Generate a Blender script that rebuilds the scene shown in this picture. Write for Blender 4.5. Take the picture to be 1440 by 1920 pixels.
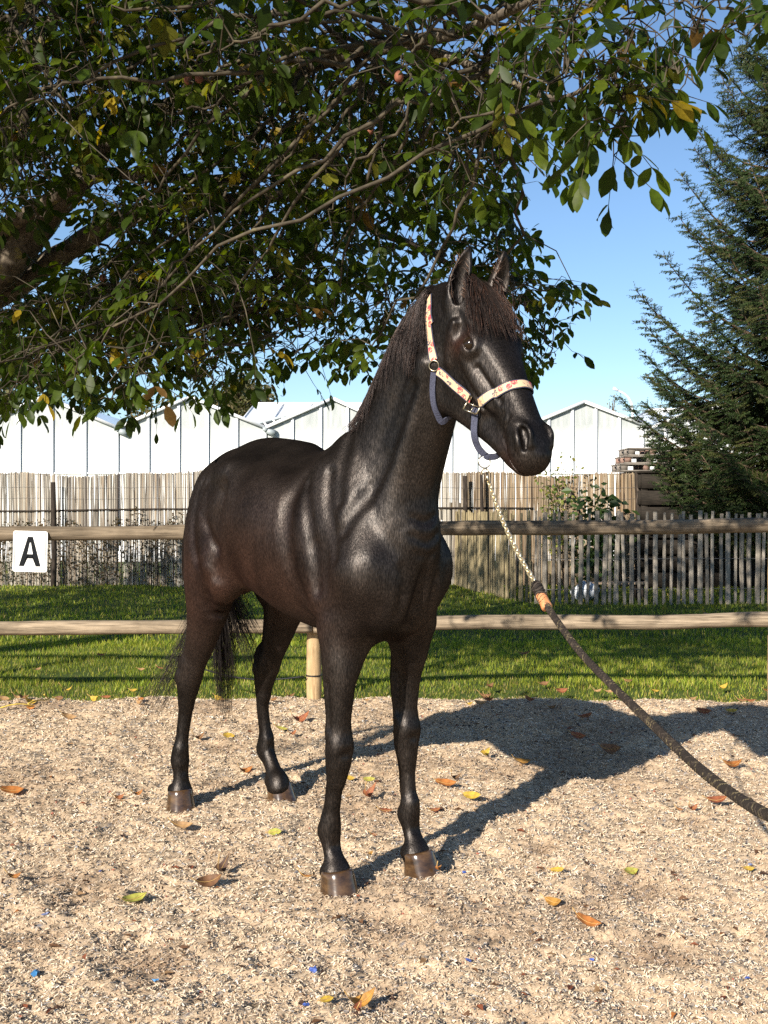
import bpy, math, random
import numpy as np
from mathutils import Vector, Matrix, Euler
from mathutils.bvhtree import BVHTree

for o in list(bpy.data.objects):
    bpy.data.objects.remove(o)
SC = bpy.context.scene
COL = SC.collection
random.seed(7)
RNG = np.random.default_rng(11)

# ------------------------------------------------------------------ camera, sky, sun, exposure
CAM_H, FPX, HORIZON = 1.35, 2000.0, 945.0
cd = bpy.data.cameras.new('camera'); cam = bpy.data.objects.new('camera', cd); COL.objects.link(cam)
cam.location = (0, 0, CAM_H)
cam.rotation_euler = (math.radians(90)-math.atan(15/FPX), 0, 0)
cd.sensor_fit = 'VERTICAL'; cd.sensor_height = 24; cd.lens = 24*FPX/1920
cd.clip_start = .05; cd.clip_end = 2000
SC.camera = cam

SUN_EL = math.radians(25.5)
SUN_DIR = Vector((.53*math.cos(SUN_EL), .848*math.cos(SUN_EL), -math.sin(SUN_EL)))      # the way the light travels
W = bpy.data.worlds.new('World'); SC.world = W; W.use_nodes = True
wn = W.node_tree
sky = wn.nodes.new('ShaderNodeTexSky'); sky.sky_type = 'NISHITA'; sky.sun_disc = False
sky.sun_elevation = SUN_EL
sky.sun_rotation = math.atan2(-SUN_DIR.x, -SUN_DIR.y)
sky.altitude = 0; sky.air_density = 1.0; sky.dust_density = 0.25; sky.ozone_density = 4.0
wn.links.new(sky.outputs['Color'], wn.nodes['Background'].inputs['Color'])
wn.nodes['Background'].inputs['Strength'].default_value = 0.084
sl = bpy.data.lights.new('sun', 'SUN'); sl.energy = 5.0; sl.angle = math.radians(.53); sl.color = (1.0, .92, .80)
so = bpy.data.objects.new('sun', sl); COL.objects.link(so)
so.rotation_euler = SUN_DIR.to_track_quat('-Z', 'Y').to_euler()
SC.view_settings.view_transform = 'Standard'; SC.view_settings.look = 'None'
SC.view_settings.exposure = 0.95; SC.view_settings.gamma = 1.0; SC.view_settings.use_curve_mapping = False
SC.cycles.max_bounces = 6; SC.cycles.diffuse_bounces = 3; SC.cycles.transparent_max_bounces = 6
SC.cycles.use_denoising = False

# ------------------------------------------------------------------ helpers
def at(px, py, d):
    """the world point seen at photo pixel (px, py) at distance d along the view axis"""
    return np.array([(px-720)/FPX*d, d, CAM_H-(py-HORIZON)/FPX*d])
def ground(px, py, z=.02):
    return at(px, py, (CAM_H-z)*FPX/(py-HORIZON))

class Mat:
    """small wrapper for building node materials"""
    def __init__(self, name, rough=.7, spec=.3, color=(.5, .5, .5), metal=0.0):
        self.m = bpy.data.materials.new(name); self.m.use_nodes = True
        self.t = self.m.node_tree; self.b = self.t.nodes['Principled BSDF']
        self.b.inputs['Roughness'].default_value = rough
        self.b.inputs['Specular IOR Level'].default_value = spec
        self.b.inputs['Metallic'].default_value = metal
        self.b.inputs['Base Color'].default_value = (*color, 1)
    def n(self, t, **kw):
        nd = self.t.nodes.new('ShaderNode'+t)
        for k, v in kw.items():
            if k in nd.inputs: nd.inputs[k].default_value = v
            else: setattr(nd, k, v)
        return nd
    def l(self, a, b): self.t.links.new(a, b)
    def pos(self, scale=(1, 1, 1), kind='Object'):
        tc = self.n('TexCoord'); mp = self.n('Mapping'); mp.inputs['Scale'].default_value = scale
        self.l(tc.outputs[kind], mp.inputs['Vector']); return mp.outputs['Vector']
    def noise(self, vec, scale, detail=4, rough=.6, dist=0):
        nd = self.n('TexNoise', Scale=scale, Detail=detail, Roughness=rough, Distortion=dist)
        if vec is not None: self.l(vec, nd.inputs['Vector'])
        return nd.outputs['Fac']
    def ramp(self, fac, stops, interp='LINEAR'):
        nd = self.n('ValToRGB'); r = nd.color_ramp; r.interpolation = interp
        while len(r.elements) < len(stops): r.elements.new(.5)
        for e, (p, c) in zip(r.elements, stops):
            e.position = p; e.color = (*c, 1) if len(c) == 3 else c
        self.l(fac, nd.inputs['Fac']); return nd.outputs['Color']
    def mix(self, a, b, fac, mode='MIX'):
        nd = self.n('Mix', data_type='RGBA', blend_type=mode)
        for s, v in ((nd.inputs[6], a), (nd.inputs[7], b)):
            if isinstance(v, tuple): s.default_value = (*v, 1)
            else: self.l(v, s)
        if isinstance(fac, (int, float)): nd.inputs[0].default_value = fac
        else: self.l(fac, nd.inputs[0])
        return nd.outputs[2]
    def math(self, op, a, b=0.0, clamp=False):
        nd = self.n('Math', operation=op, use_clamp=clamp)
        for s, v in ((nd.inputs[0], a), (nd.inputs[1], b)):
            if isinstance(v, (int, float)): s.default_value = v
            else: self.l(v, s)
        return nd.outputs[0]
    def attr(self, name):
        return self.n('Attribute', attribute_name=name)
    def color(self, c): self.l(c, self.b.inputs['Base Color'])
    def bump(self, h, strength=.3, dist=.01):
        nd = self.n('Bump'); nd.inputs['Strength'].default_value = strength; nd.inputs['Distance'].default_value = dist
        self.l(h, nd.inputs['Height']); self.l(nd.outputs['Normal'], self.b.inputs['Normal'])
    def translucent(self, col, fac):
        """leaf: part of the light goes through"""
        tr = self.n('BsdfTranslucent'); mx = self.n('MixShader'); mx.inputs[0].default_value = fac
        if isinstance(col, tuple): tr.inputs['Color'].default_value = (*col, 1)
        else: self.l(col, tr.inputs['Color'])
        self.l(self.b.outputs[0], mx.inputs[1]); self.l(tr.outputs[0], mx.inputs[2])
        self.l(mx.outputs[0], self.t.nodes['Material Output'].inputs['Surface'])

def mesh(name, V, faces, mat=None, col=None, smooth=True):
    """faces: list of int arrays (m,3) or (m,4); col: (nverts,3) point colours"""
    if isinstance(faces, np.ndarray): faces = [faces]
    me = bpy.data.meshes.new(name); V = np.asarray(V, np.float32)
    faces = [np.asarray(f, np.int32) for f in faces if len(f)]
    me.vertices.add(len(V)); me.vertices.foreach_set('co', V.ravel())
    nl = sum(f.size for f in faces); nf = sum(len(f) for f in faces)
    me.loops.add(nl); me.polygons.add(nf)
    me.loops.foreach_set('vertex_index', np.concatenate([f.ravel() for f in faces]))
    tot = np.concatenate([np.full(len(f), f.shape[1], np.int32) for f in faces])
    me.polygons.foreach_set('loop_start', np.concatenate([[0], np.cumsum(tot)[:-1]]).astype(np.int32))
    me.polygons.foreach_set('use_smooth', np.full(nf, bool(smooth)))
    me.update(calc_edges=True)
    if col is not None:
        a = me.color_attributes.new('col', 'FLOAT_COLOR', 'POINT')
        c = np.ones((len(V), 4), np.float32); c[:, :3] = col
        a.data.foreach_set('color', c.ravel())
    if mat is not None: me.materials.append(mat.m if isinstance(mat, Mat) else mat)
    return me
def link(name, me, parent=None, loc=None):
    o = bpy.data.objects.new(name, me); COL.objects.link(o)
    if parent is not None: o.parent = parent
    if loc is not None: o.location = loc
    return o
def part(name, V, faces, mat, parent, col=None, smooth=True, kind=None, label=None):
    """V in world coordinates; stored relative to the parent's origin"""
    V = np.asarray(V, float)
    if parent is not None: V = V-np.array(parent.location)
    o = link(name, mesh(name, V, faces, mat, col, smooth), parent)
    if kind: o['kind'] = kind
    if label: o['label'] = label
    return o
def thing(name, label, cat, loc=(0, 0, 0), group=None):
    o = bpy.data.objects.new(name, None); COL.objects.link(o); o.location = loc; o.empty_display_size = .1
    o['label'] = label; o['category'] = cat
    if group: o['group'] = group
    return o
def tag(o, label, cat, group=None):
    o['label'] = label; o['category'] = cat
    if group: o['group'] = group
    return o
def setting(name, V, faces, mat, col=None, smooth=True, kind='structure'):
    o = link(name, mesh(name, V, faces, mat, col, smooth)); o['kind'] = kind
    return o

class MB:
    """collects simple solids into one mesh"""
    def __init__(self): self.V = []; self.Q = []; self.T = []; self.C = []; self.n = 0
    def add(self, V, Q=None, T=None, col=(1, 1, 1)):
        V = np.asarray(V, float)
        if Q is not None and len(Q): self.Q.append(np.asarray(Q)+self.n)
        if T is not None and len(T): self.T.append(np.asarray(T)+self.n)
        self.V.append(V); c = np.asarray(col, float)
        self.C.append(np.broadcast_to(c, (len(V), 3)) if c.ndim == 1 else c); self.n += len(V)
    def box(self, c, size, R=None, col=(1, 1, 1)):
        s = np.array(size)/2
        V = np.array([(x, y, z) for x in (-1, 1) for y in (-1, 1) for z in (-1, 1)])*s
        if R is not None: V = V @ np.asarray(R).T
        self.add(V+np.array(c), [(0, 1, 3, 2), (4, 6, 7, 5), (0, 4, 5, 1), (2, 3, 7, 6), (0, 2, 6, 4), (1, 5, 7, 3)], col=col)
    def tube(self, P, r, n=8, col=(1, 1, 1), cap=True):
        V, Q = tube_mesh(P, r, n, cap)
        self.add(V, Q, col=col)
    def get(self): return np.concatenate(self.V), [np.concatenate(x) for x in (self.Q, self.T) if x], np.concatenate(self.C)
    def part(self, name, mat, parent, **kw):
        V, F, C = self.get(); return part(name, V, F, mat, parent, col=C, **kw)

def tube_mesh(P, r, n=8, cap=True):
    P = np.asarray(P, float); r = np.broadcast_to(np.asarray(r, float), (len(P),))
    T = np.gradient(P, axis=0); T /= np.linalg.norm(T, axis=1)[:, None]+1e-9
    ref = np.array([0, 0, 1.]) if abs(T[:, 2]).mean() < .8 else np.array([1., 0, 0])
    A = np.cross(T, ref); A /= np.linalg.norm(A, axis=1)[:, None]+1e-9
    B = np.cross(T, A)
    a = np.arange(n)*2*math.pi/n
    V = P[:, None]+r[:, None, None]*(np.cos(a)[None, :, None]*A[:, None]+np.sin(a)[None, :, None]*B[:, None])
    m = len(P); i = np.arange(m-1)[:, None]*n; j = np.arange(n)[None, :]; j2 = (j+1) % n
    Q = np.stack([i+j, i+n+j, i+n+j2, i+j2], -1).reshape(-1, 4)
    V = V.reshape(-1, 3)
    if cap:
        c = len(V); V = np.concatenate([V, P[:1], P[-1:]])
        jj = np.arange(n); k2 = (jj+1) % n
        e0 = np.stack([np.full(n, c), jj, k2, k2], -1)[:, :4]; e1 = np.stack([np.full(n, c+1), (m-1)*n+k2, (m-1)*n+jj, (m-1)*n+jj], -1)
        # caps as degenerate-free quads in pairs
        def capq(cen, ring):
            return np.array([(cen, ring[(2*q) % n], ring[(2*q+1) % n], ring[(2*q+2) % n]) for q in range(n//2)])
        Q = np.concatenate([Q, capq(c, list(jj)), capq(c+1, [(m-1)*n+x for x in jj[::-1]])])
    return V, Q

def vnoise(x, y, seed=0):
    """smooth value noise in 0..1"""
    xi = np.floor(x).astype(np.int64); yi = np.floor(y).astype(np.int64)
    fx = x-xi; fy = y-yi; fx = fx*fx*(3-2*fx); fy = fy*fy*(3-2*fy)
    def h(a, b):
        v = (a*374761393+b*668265263+seed*974634777) & 0x7fffffff
        v = ((v ^ (v >> 13))*1274126177) & 0x7fffffff
        return ((v ^ (v >> 16)) & 0xffff)/65535.0
    return (h(xi, yi)*(1-fx)+h(xi+1, yi)*fx)*(1-fy)+(h(xi, yi+1)*(1-fx)+h(xi+1, yi+1)*fx)*fy
def fbm(x, y, octaves=4, seed=0):
    s = 0; a = 1; t = 0
    for k in range(octaves):
        s = s+a*vnoise(x*2**k, y*2**k, seed+k); t += a; a *= .5
    return s/t
def catmull_np(P, n):
    P = np.asarray(P, float); E = np.concatenate([[2*P[0]-P[1]], P, [2*P[-1]-P[-2]]]); out = []
    for i in range(1, len(E)-2):
        p0, p1, p2, p3 = E[i-1:i+3]
        for t in np.arange(n)/n:
            out.append(0.5*((2*p1)+(p2-p0)*t+(2*p0-5*p1+4*p2-p3)*t*t+(3*p1-p0-3*p2+p3)*t**3))
    out.append(E[-2]); return np.array(out)
def unit(v): v = np.asarray(v, float); return v/np.linalg.norm(v)
# ------------------------------------------------------------------ ground
def sand_edge(x):                                              # where the arena footing gives way to the lawn
    return 7.42+.16*(fbm(x*1.3, x*0+3, 3, 5)-.5)*2+.05*np.sin(x*7)
def sand_height(x, y):
    base = .012
    h = base+(fbm(x*2.2, y*2.2, 3, 21)-.5)*.035+(fbm(x*9, y*9, 3, 31)-.5)*.044
    g = vnoise(x*46, y*46, 41); g2 = vnoise(x*95, y*95, 43)
    h = h+(g-.5)*.016+(g2-.5)*.009
    # scuffed hollows and thrown-up crumbs
    for cx, cy, r, dp in DIPS:
        q = ((x-cx)**2+((y-cy)*.8)**2)/r**2
        h = h-dp*np.exp(-q)+dp*.8*np.exp(-(np.sqrt(q)-1.5)**2*5)*vnoise(x*30, y*30, 77)
    e = np.clip((y-(sand_edge(x)-.25))/.35, 0, 1)
    return h*(1-e)+e*(-.035)
DIPS = [(*ground(720, 1735)[:2], .10, .022), (*ground(1200, 1655)[:2], .16, .012), (*ground(1090, 1700)[:2], .12, .012), (*ground(1240, 1790)[:2], .12, .012), (*ground(160, 1650)[:2], .14, .016), (*ground(1010, 1590)[:2], .08, .010), (*ground(300, 1800)[:2], .13, .012), (*ground(420, 1400)[:2], .12, .012), (*ground(700, 1860)[:2], .10, .01)]
for _ in range(46):
    DIPS.append((random.uniform(-3.2, 3.4), random.uniform(2.6, 7.0), random.uniform(.04, .10), random.uniform(.006, .016)))

m_far = Mat('distant_soil', .95, .1); m_far.color(m_far.ramp(m_far.noise(m_far.pos(), .15, 5), [(.3, (.05, .07, .02)), (.7, (.09, .09, .04))]))
setting('ground', [(-700, -60, -.09), (700, -60, -.09), (700, 1200, -.09), (-700, 1200, -.09)], np.array([[0, 1, 2, 3]]), m_far)

m_sand = Mat('arena_footing', .95, .12)
a = m_sand.attr('col'); v = m_sand.pos()
n1 = m_sand.noise(v, 90, 4, .7); n2 = m_sand.noise(v, 260, 2, .6)
c = m_sand.mix(a.outputs['Color'], m_sand.ramp(n1, [(.30, (.42, .41, .42)), (.42, (.80, .78, .75)), (.56, (1, 1, 1)), (.72, (1.2, 1.14, 1.05))]), 1.0, 'MULTIPLY')
c = m_sand.mix(c, m_sand.ramp(n2, [(.32, (.55, .52, .5)), (.5, (1, 1, 1)), (.7, (1.12, 1.1, 1.05))]), .8, 'MULTIPLY')
m_sand.color(c); m_sand.bump(n2, .35, .006)
xs = np.arange(-3.7, 3.9, .0145); ys = np.arange(2.05, 7.95, .0145)
X, Y = np.meshgrid(xs, ys, indexing='ij')
Z = sand_height(X, Y)
X = X+(vnoise(X*70, Y*70, 51)-.5)*.012; Y = Y+(vnoise(X*70, Y*70, 52)-.5)*.012
def grid_faces(nx, ny):
    i = np.arange(nx-1)[:, None]*ny+np.arange(ny-1)[None, :]
    return np.stack([i, i+ny, i+ny+1, i+1], -1).reshape(-1, 4)
def damp_map(x, y):
    d = np.clip((fbm(x*1.7, y*1.7, 4, 61)-.50)*5, 0, 1)*.40
    for cx, cy, q, dp in DIPS[:9]:
        rr = np.sqrt((x-cx)**2+((y-cy)*.9)**2)/(q*1.15)+(vnoise(x*11, y*11, 64)-.5)*.7
        d = np.maximum(d, np.clip(1.25-rr, 0, 1)*(.30+.55*vnoise(x*18, y*18, 63)))
    for k, (cx, cy, q, dp) in enumerate(DIPS[9:]):
        if k % 3 == 0: d = np.maximum(d, np.exp(-((x-cx)**2+(y-cy)**2)/(q*1.3)**2)*.6)
    return d
damp = damp_map(X, Y)
tint = fbm(X*5, Y*5, 3, 66)
C0 = np.array([.60, .465, .320]); C1 = np.array([.52, .40, .28]); CD = np.array([.24, .155, .095])
cc = C0*(tint[..., None])+C1*(1-tint[..., None]); cc = cc*(1-.8*damp[..., None])+CD*(.8*damp[..., None])
sp = vnoise(X*38, Y*38, 67); cc = np.where((sp > .90)[..., None], cc*.40, cc)
sp2 = vnoise(X*55, Y*55, 68); cc = np.where((sp2 > .93)[..., None], np.array([.17, .17, .19]), cc)
setting('arena_sand', np.stack([X, Y, Z], -1).reshape(-1, 3), grid_faces(len(xs), len(ys)), m_sand, cc.reshape(-1, 3))
# the rest of the arena, coarser, out of the picture
V = []; Q = []
for (x0, x1, y0, y1) in ((-14, -3.68, -8, 7.3), (3.86, 14, -8, 7.3), (-3.68, 3.86, -8, 2.07)):
    b = len(V); V += [(x0, y0, .004), (x1, y0, .004), (x1, y1, .004), (x0, y1, .004)]; Q.append((b, b+1, b+2, b+3))
sa = setting('arena_sand', V, np.array(Q), m_sand, np.tile(C0*.9, (len(V), 1)))

# shredded fibre lying on the footing: short curled ribbons
def fibres(n, seed):
    r = np.random.default_rng(seed)
    u = r.random(n); y = 2.5*(7.55/2.5)**u; x = (r.random(n)-.5)*2*(.40*y+.25)
    keep = y < sand_edge(x)-.02*r.random(n)
    x, y = x[keep], y[keep]; n = len(x)
    L = r.uniform(.008, .026, n)*(.45+.125*y); w = r.uniform(.0007, .0016, n)*(.6+.19*y)
    th = r.uniform(0, 2*math.pi, n); lift = r.uniform(-.002, .007, n); arch = r.uniform(.05, .34, n)*L; curl = r.uniform(-.45, .45, n)*L
    z = sand_height(x, y)
    d = np.stack([np.cos(th), np.sin(th)], -1); p = np.stack([-d[:, 1], d[:, 0]], -1)
    tilt = r.uniform(-.6, .6, n)
    V = np.zeros((n, 6, 3))
    for k, (t, ar, cu) in enumerate(((-.5, 0, 0), (0, 1.0, 1.0), (.5, .2, .1))):
        cx = x+d[:, 0]*L*t+p[:, 0]*curl*cu; cy = y+d[:, 1]*L*t+p[:, 1]*curl*cu; cz = z+lift+arch*ar
        for s, q in ((-1, 0), (1, 1)):
            V[:, 2*k+q, 0] = cx+p[:, 0]*w*s; V[:, 2*k+q, 1] = cy+p[:, 1]*w*s; V[:, 2*k+q, 2] = cz+w*s*tilt
    f = np.arange(n)[:, None, None]*6+np.array([[0, 1, 3, 2], [2, 3, 5, 4]])[None]
    pal = np.array([(.67, .53, .375), (.61, .475, .325), (.72, .60, .45), (.53, .395, .26), (.38, .26, .17), (.66, .60, .52), (.14, .14, .15), (.30, .29, .29), (.45, .30, .2)])
    dm = damp_map(x, y)
    k = r.choice(len(pal), n, p=[.25, .22, .21, .12, .07, .05, .02, .03, .03])
    col = pal[k]*r.uniform(.8, 1.15, (n, 1)); w_ = (np.clip(dm*1.15, 0, .85)*r.uniform(.5, 1.1, n))[:, None]; col = col*(1-w_)+np.array([.27, .17, .105])*r.uniform(.6, 1.3, (n, 1))*w_
    return V.reshape(-1, 3), f.reshape(-1, 4), np.repeat(col, 6, 0)
m_fib = Mat('fibre', .9, .15); m_fib.color(m_fib.attr('col').outputs['Color'])
V, Fc, c = fibres(145000, 3)
setting('arena_fibres', V, Fc, m_fib, c, smooth=False, kind='stuff')
# dark rubbery crumbs
r = np.random.default_rng(5); n = 8000
y = 2.5*(7.4/2.5)**r.random(n); x = (r.random(n)-.5)*2*(.40*y+.25); s = r.uniform(.0015, .0052, n)*(.5+.18*y)
octa = np.array([(1, 0, 0), (0, 1, 0), (-1, 0, 0), (0, -1, 0), (0, 0, .8), (0, 0, -.8)], float)
V = np.stack([x, y, sand_height(x, y)+s*.5], -1)[:, None]+s[:, None, None]*octa[None]*r.uniform(.5, 1.5, (n, 6, 1))
f = np.arange(n)[:, None, None]*6+np.array([[0, 1, 4], [1, 2, 4], [2, 3, 4], [3, 0, 4], [1, 0, 5], [2, 1, 5], [3, 2, 5], [0, 3, 5]])[None]
pal = np.array([(.05, .05, .055), (.12, .12, .13), (.2, .13, .08), (.5, .47, .43), (.3, .1, .07), (.33, .22, .13)])
col = pal[r.choice(6, n, p=[.34, .2, .2, .12, .04, .10])]
setting('arena_crumbs', V.reshape(-1, 3), f.reshape(-1, 3), m_fib, np.repeat(col, 6, 0), smooth=False, kind='stuff')

# ------------------------------------------------------------------ lawn
m_soil = Mat('lawn_soil', .95, .1)
m_soil.color(m_soil.ramp(m_soil.noise(m_soil.pos(), 9, 5, .7), [(.3, (.035, .05, .012)), (.55, (.06, .085, .02)), (.75, (.11, .10, .04))]))
xs = np.arange(-16, 16.1, .2); ys = np.arange(7.1, 25, .15)
X, Y = np.meshgrid(xs, ys, indexing='ij')
def lawn_height(x, y):
    e = np.clip((y-sand_edge(x))/.35, 0, 1)
    return -.035*(1-e)+e*(.012+(fbm(x*.9, y*.9, 3, 71)-.5)*.06)
setting('lawn', np.stack([X, Y, lawn_height(X, Y)], -1).reshape(-1, 3), grid_faces(len(xs), len(ys)), m_soil)
m_grass = Mat('grass_blade', .5, .35); gc = m_grass.attr('col').outputs['Color']; m_grass.color(gc)
m_grass.translucent(m_grass.mix(gc, (1.3, 1.45, .5), 1.0, 'MULTIPLY'), .42)
def blades(n, y0, y1, hgt, wid, seed, dens=None):
    r = np.random.default_rng(seed)
    y = y0*(y1/y0)**r.random(n); x = (r.random(n)-.5)*2*(.40*y+.9)
    clump = fbm(x*2.3, y*2.3, 3, 81)
    edge = y-sand_edge(x)
    keep = (edge > -.34*r.random(n)**3.2*(vnoise(x*5, y*5, 86) > .42)+.24*r.random(n)**2*(vnoise(x*4, x*0, 85) > .45)) & (clump > .10+.14*r.random(n))
    x, y, clump = x[keep], y[keep], clump[keep]; n = len(x)
    h = r.uniform(.45, 1.15, n)*hgt*(.6+.9*clump)*np.clip(.6+(y-sand_edge(x))*1.0, .45, 1); w = wid*r.uniform(.6, 1.2, n)
    th = r.uniform(0, 2*math.pi, n); ln = r.uniform(.1, .9, n)*h
    d = np.stack([np.cos(th), np.sin(th)], -1); tw = th+r.uniform(-.9, .9, n)+math.pi/2; p = np.stack([np.cos(tw), np.sin(tw)], -1)
    z = np.where(edge[keep] < .05, np.maximum(lawn_height(x, y), sand_height(x, y)), lawn_height(x, y))-.004
    V = np.zeros((n, 5, 3))
    for k, (t, lf_, ww) in enumerate(((0, 0, 1), (.55, .35, .8))):
        for q, s in ((0, -1), (1, 1)):
            V[:, 2*k+q, 0] = x+d[:, 0]*ln*lf_+p[:, 0]*w*ww*s; V[:, 2*k+q, 1] = y+d[:, 1]*ln*lf_+p[:, 1]*w*ww*s; V[:, 2*k+q, 2] = z+h*t
    V[:, 4, 0] = x+d[:, 0]*ln; V[:, 4, 1] = y+d[:, 1]*ln; V[:, 4, 2] = z+h
    b = np.arange(n)[:, None]*5
    Q = b+np.array([[0, 1, 3, 2]]); T = b+np.array([[2, 3, 4]])
    pal = np.array([(.25, .30, .03), (.19, .255, .025), (.32, .33, .035), (.39, .35, .06), (.46, .35, .12)])
    edge = np.clip(1-(y-sand_edge(x))/.45, 0, 1)
    k = np.where(r.random(n) < .06+.30*edge, 4, r.choice(4, n, p=[.36, .3, .24, .1]))
    col = pal[k]*r.uniform(.75, 1.25, (n, 1))*(.62+.75*fbm(x*1.1, y*.8, 3, 88))[:, None]
    return V.reshape(-1, 3), [Q, T], np.repeat(col, 5, 0)
for n, y0, y1, hg, wd, sd in ((72000, 7.3, 10.4, .044, .0022, 91), (56000, 10.0, 21.0, .052, .0055, 92)):
    V, Fc, c = blades(n, y0, y1, hg, wd, sd)
    setting('lawn_grass', V, Fc, m_grass, c, kind='stuff')
# ------------------------------------------------------------------ wood
def wood(name, stops, grain=(3, 60, 60), rough=.85, bump=.5):
    m = Mat(name, rough, .2); v = m.pos(grain)
    g = m.noise(v, 3.0, 6, .65, .4); st = m.noise(m.pos(), 5, 4, .6)
    c = m.ramp(g, stops)
    c = m.mix(c, m.ramp(st, [(.35, (.62, .6, .56)), (.6, (1.08, 1.06, 1.02))]), .7, 'MULTIPLY')
    m.color(m.mix(c, m.attr('col').outputs['Color'], 1.0, 'MULTIPLY')); m.bump(g, bump, .004); return m
m_rail = wood('weathered_rail', [(.28, (.045, .036, .027)), (.42, (.13, .105, .078)), (.58, (.22, .18, .135)), (.75, (.30, .25, .19))], (1.2, 26, 26))
m_post = wood('pale_post', [(.3, (.22, .145, .075)), (.5, (.40, .28, .155)), (.75, (.48, .36, .22))], (30, 30, 2.0), .8, .25)

# ------------------------------------------------------------------ post and rail fence round the arena
FY = 7.27
fence = thing('rail_fence', 'weathered round-rail fence with two horizontal rails between arena and lawn', 'fence', (0, FY+.09, 0))
def rail_z(x, top): return (1.176+.0118*x) if top else (.527+.0124*x)
POSTX = [-3.66, -.485, 2.71, 5.9]
for a, b in zip([-6.8]+POSTX[:], POSTX+[9.0]):
    for top in (True, False):
        n = 60; x = np.linspace(a+.004, b-.004, n); sd = int(a*10)+50+top
        wob = (vnoise(x*1.6, x*0, sd)-.5)*.016; rr = (.0505 if top else .049)*(1+.10*(vnoise(x*3.1, x*0+5, sd+3)-.5)+.05*(vnoise(x*11, x*0+9, sd)-.5))
        P = np.stack([x, np.full(n, FY)+wob*.5, rail_z(x, top)+wob], -1)
        V, Q = tube_mesh(P, rr, 18)
        V = V.copy(); ang = np.arctan2(V[:-2, 2]-np.repeat(P[:, 2], 18), V[:-2, 1]-np.repeat(P[:, 1], 18))
        crease = (vnoise(V[:-2, 0]*2.2+ang*3.0, ang*2.0, 7+sd)-.5)*.006
        rad = V[:-2]-np.repeat(P, 18, 0); V[:-2] += rad/np.linalg.norm(rad, axis=1)[:, None]*crease[:, None]
        tintv = .85+.35*vnoise(V[:, 0]*1.3, V[:, 2]*22, sd)
        cc = np.stack([tintv]*3, -1)*np.array([1, .97, .93]) * (.92 if top else 1.35)  # top rail coloured darker than the lower one for the shade on it
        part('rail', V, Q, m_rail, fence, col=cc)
for x in POSTX:
    z = np.linspace(-.5, 1.20+.0118*x, 9)
    V, Q = tube_mesh(np.stack([np.full(9, x), np.full(9, FY+.112), z], -1), .051+.002*np.sin(z*9), 18)
    part('post', V, Q, m_post, fence, col=np.ones((len(V), 3)))
# black cord tied low on the post
m_blk = Mat('black_plastic', .45, .4, (.012, .012, .013))
px = np.linspace(0, 1, 22)[:, None]
P = (1-px)*np.array([-.55, 7.32, .165])+px*np.array([-1.32, 7.30, .245]); P[:, 2] -= .055*np.sin(px[:, 0]*math.pi)
mb = MB(); mb.tube(P, .0055, 6)
a = np.linspace(0, 2*math.pi, 17)
mb.tube(np.stack([-.485+.055*np.cos(a), FY+.112+.055*np.sin(a), .165+0*a], -1), .0055, 6)
V, Fc, c = mb.get(); o = part('cord', V, Fc, m_blk, None); tag(o, 'thin black cord sagging from the foot of the pale fence post', 'cord')

# ------------------------------------------------------------------ letter board
m_white = Mat('enamel_white', .35, .5); m_white.color(m_white.ramp(m_white.noise(m_white.pos(), 7, 3), [(.35, (.74, .74, .72)), (.65, (.83, .83, .82))]))
m_black = Mat('enamel_black', .7, .12, (.006, .007, .009)); m_grey = Mat('grey_line', .7, .1, (.05, .055, .065)); m_steel = Mat('steel', .35, .5, (.55, .55, .55), 1.0)
sy = FY-.062
sc0 = at(56.5, 1034, sy)
sign = thing('letter_board', 'white square board with a black letter A hung on the top rail', 'sign', tuple(sc0))
def rrect(w, h, r, n=6):
    out = []
    for cx, cy, a0 in ((w/2-r, h/2-r, 0), (-w/2+r, h/2-r, 90), (-w/2+r, -h/2+r, 180), (w/2-r, -h/2+r, 270)):
        for k in range(n+1):
            a = math.radians(a0+90*k/n); out.append((cx+r*math.cos(a), cy+r*math.sin(a)))
    return out
SR = Matrix.Rotation(math.radians(1.6), 3, 'Y')
def plate(poly, y0, y1, name, mat, hole=None):
    P = np.array(poly); n = len(P)
    tr = lambda pts, y: [tuple(np.array(SR @ Vector((p[0], y, p[1])))+sc0) for p in pts]
    bm_v = tr(P, y0)+tr(P, y1); faces = []
    if hole is None:
        me = bpy.data.meshes.new(name)
        f = [tuple(range(n)), tuple(range(2*n-1, n-1, -1))]+[(i, (i+1) % n, n+(i+1) % n, n+i) for i in range(n)]
    else:
        Hh = np.array(hole); bm_v += tr(Hh, y0)+tr(Hh, y1)
        f = [(i, (i+1) % n, 2*n+(i+1) % n, 2*n+i) for i in range(n)]+[(i, n+i, n+(i+1) % n, (i+1) % n) for i in range(n)]+[(2*n+i, 2*n+(i+1) % n, 3*n+(i+1) % n, 3*n+i) for i in range(n)]+[(n+(i+1) % n, n+i, 3*n+i, 3*n+(i+1) % n) for i in range(n)]
    me = bpy.data.meshes.new(name); me.from_pydata([tuple(np.array(v)-sc0) for v in bm_v], [], f); me.materials.append(mat.m)
    return link(name, me, sign)
plate(rrect(.232, .276, .014), -.004, .004, 'plate', m_white)
plate(rrect(.212, .256, .010), -.0052, -.0041, 'border', m_grey, rrect(.2050, .2490, .008))
A = []
def quadA(p): A.append(p)
k = .0975; ty = .0995
plate([(-.0165, ty), (.0165, ty), (.073, -ty), (.040, -ty), (.0265, -.047), (-.0265, -.047), (-.040, -ty), (-.073, -ty)], -.0068, -.0042, 'letter', m_black,
      [(-.004, .061), (.004, .061), (.0195, -.018), (.012, -.018), (.006, -.018), (-.006, -.018), (-.012, -.018), (-.0195, -.018)])
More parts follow.
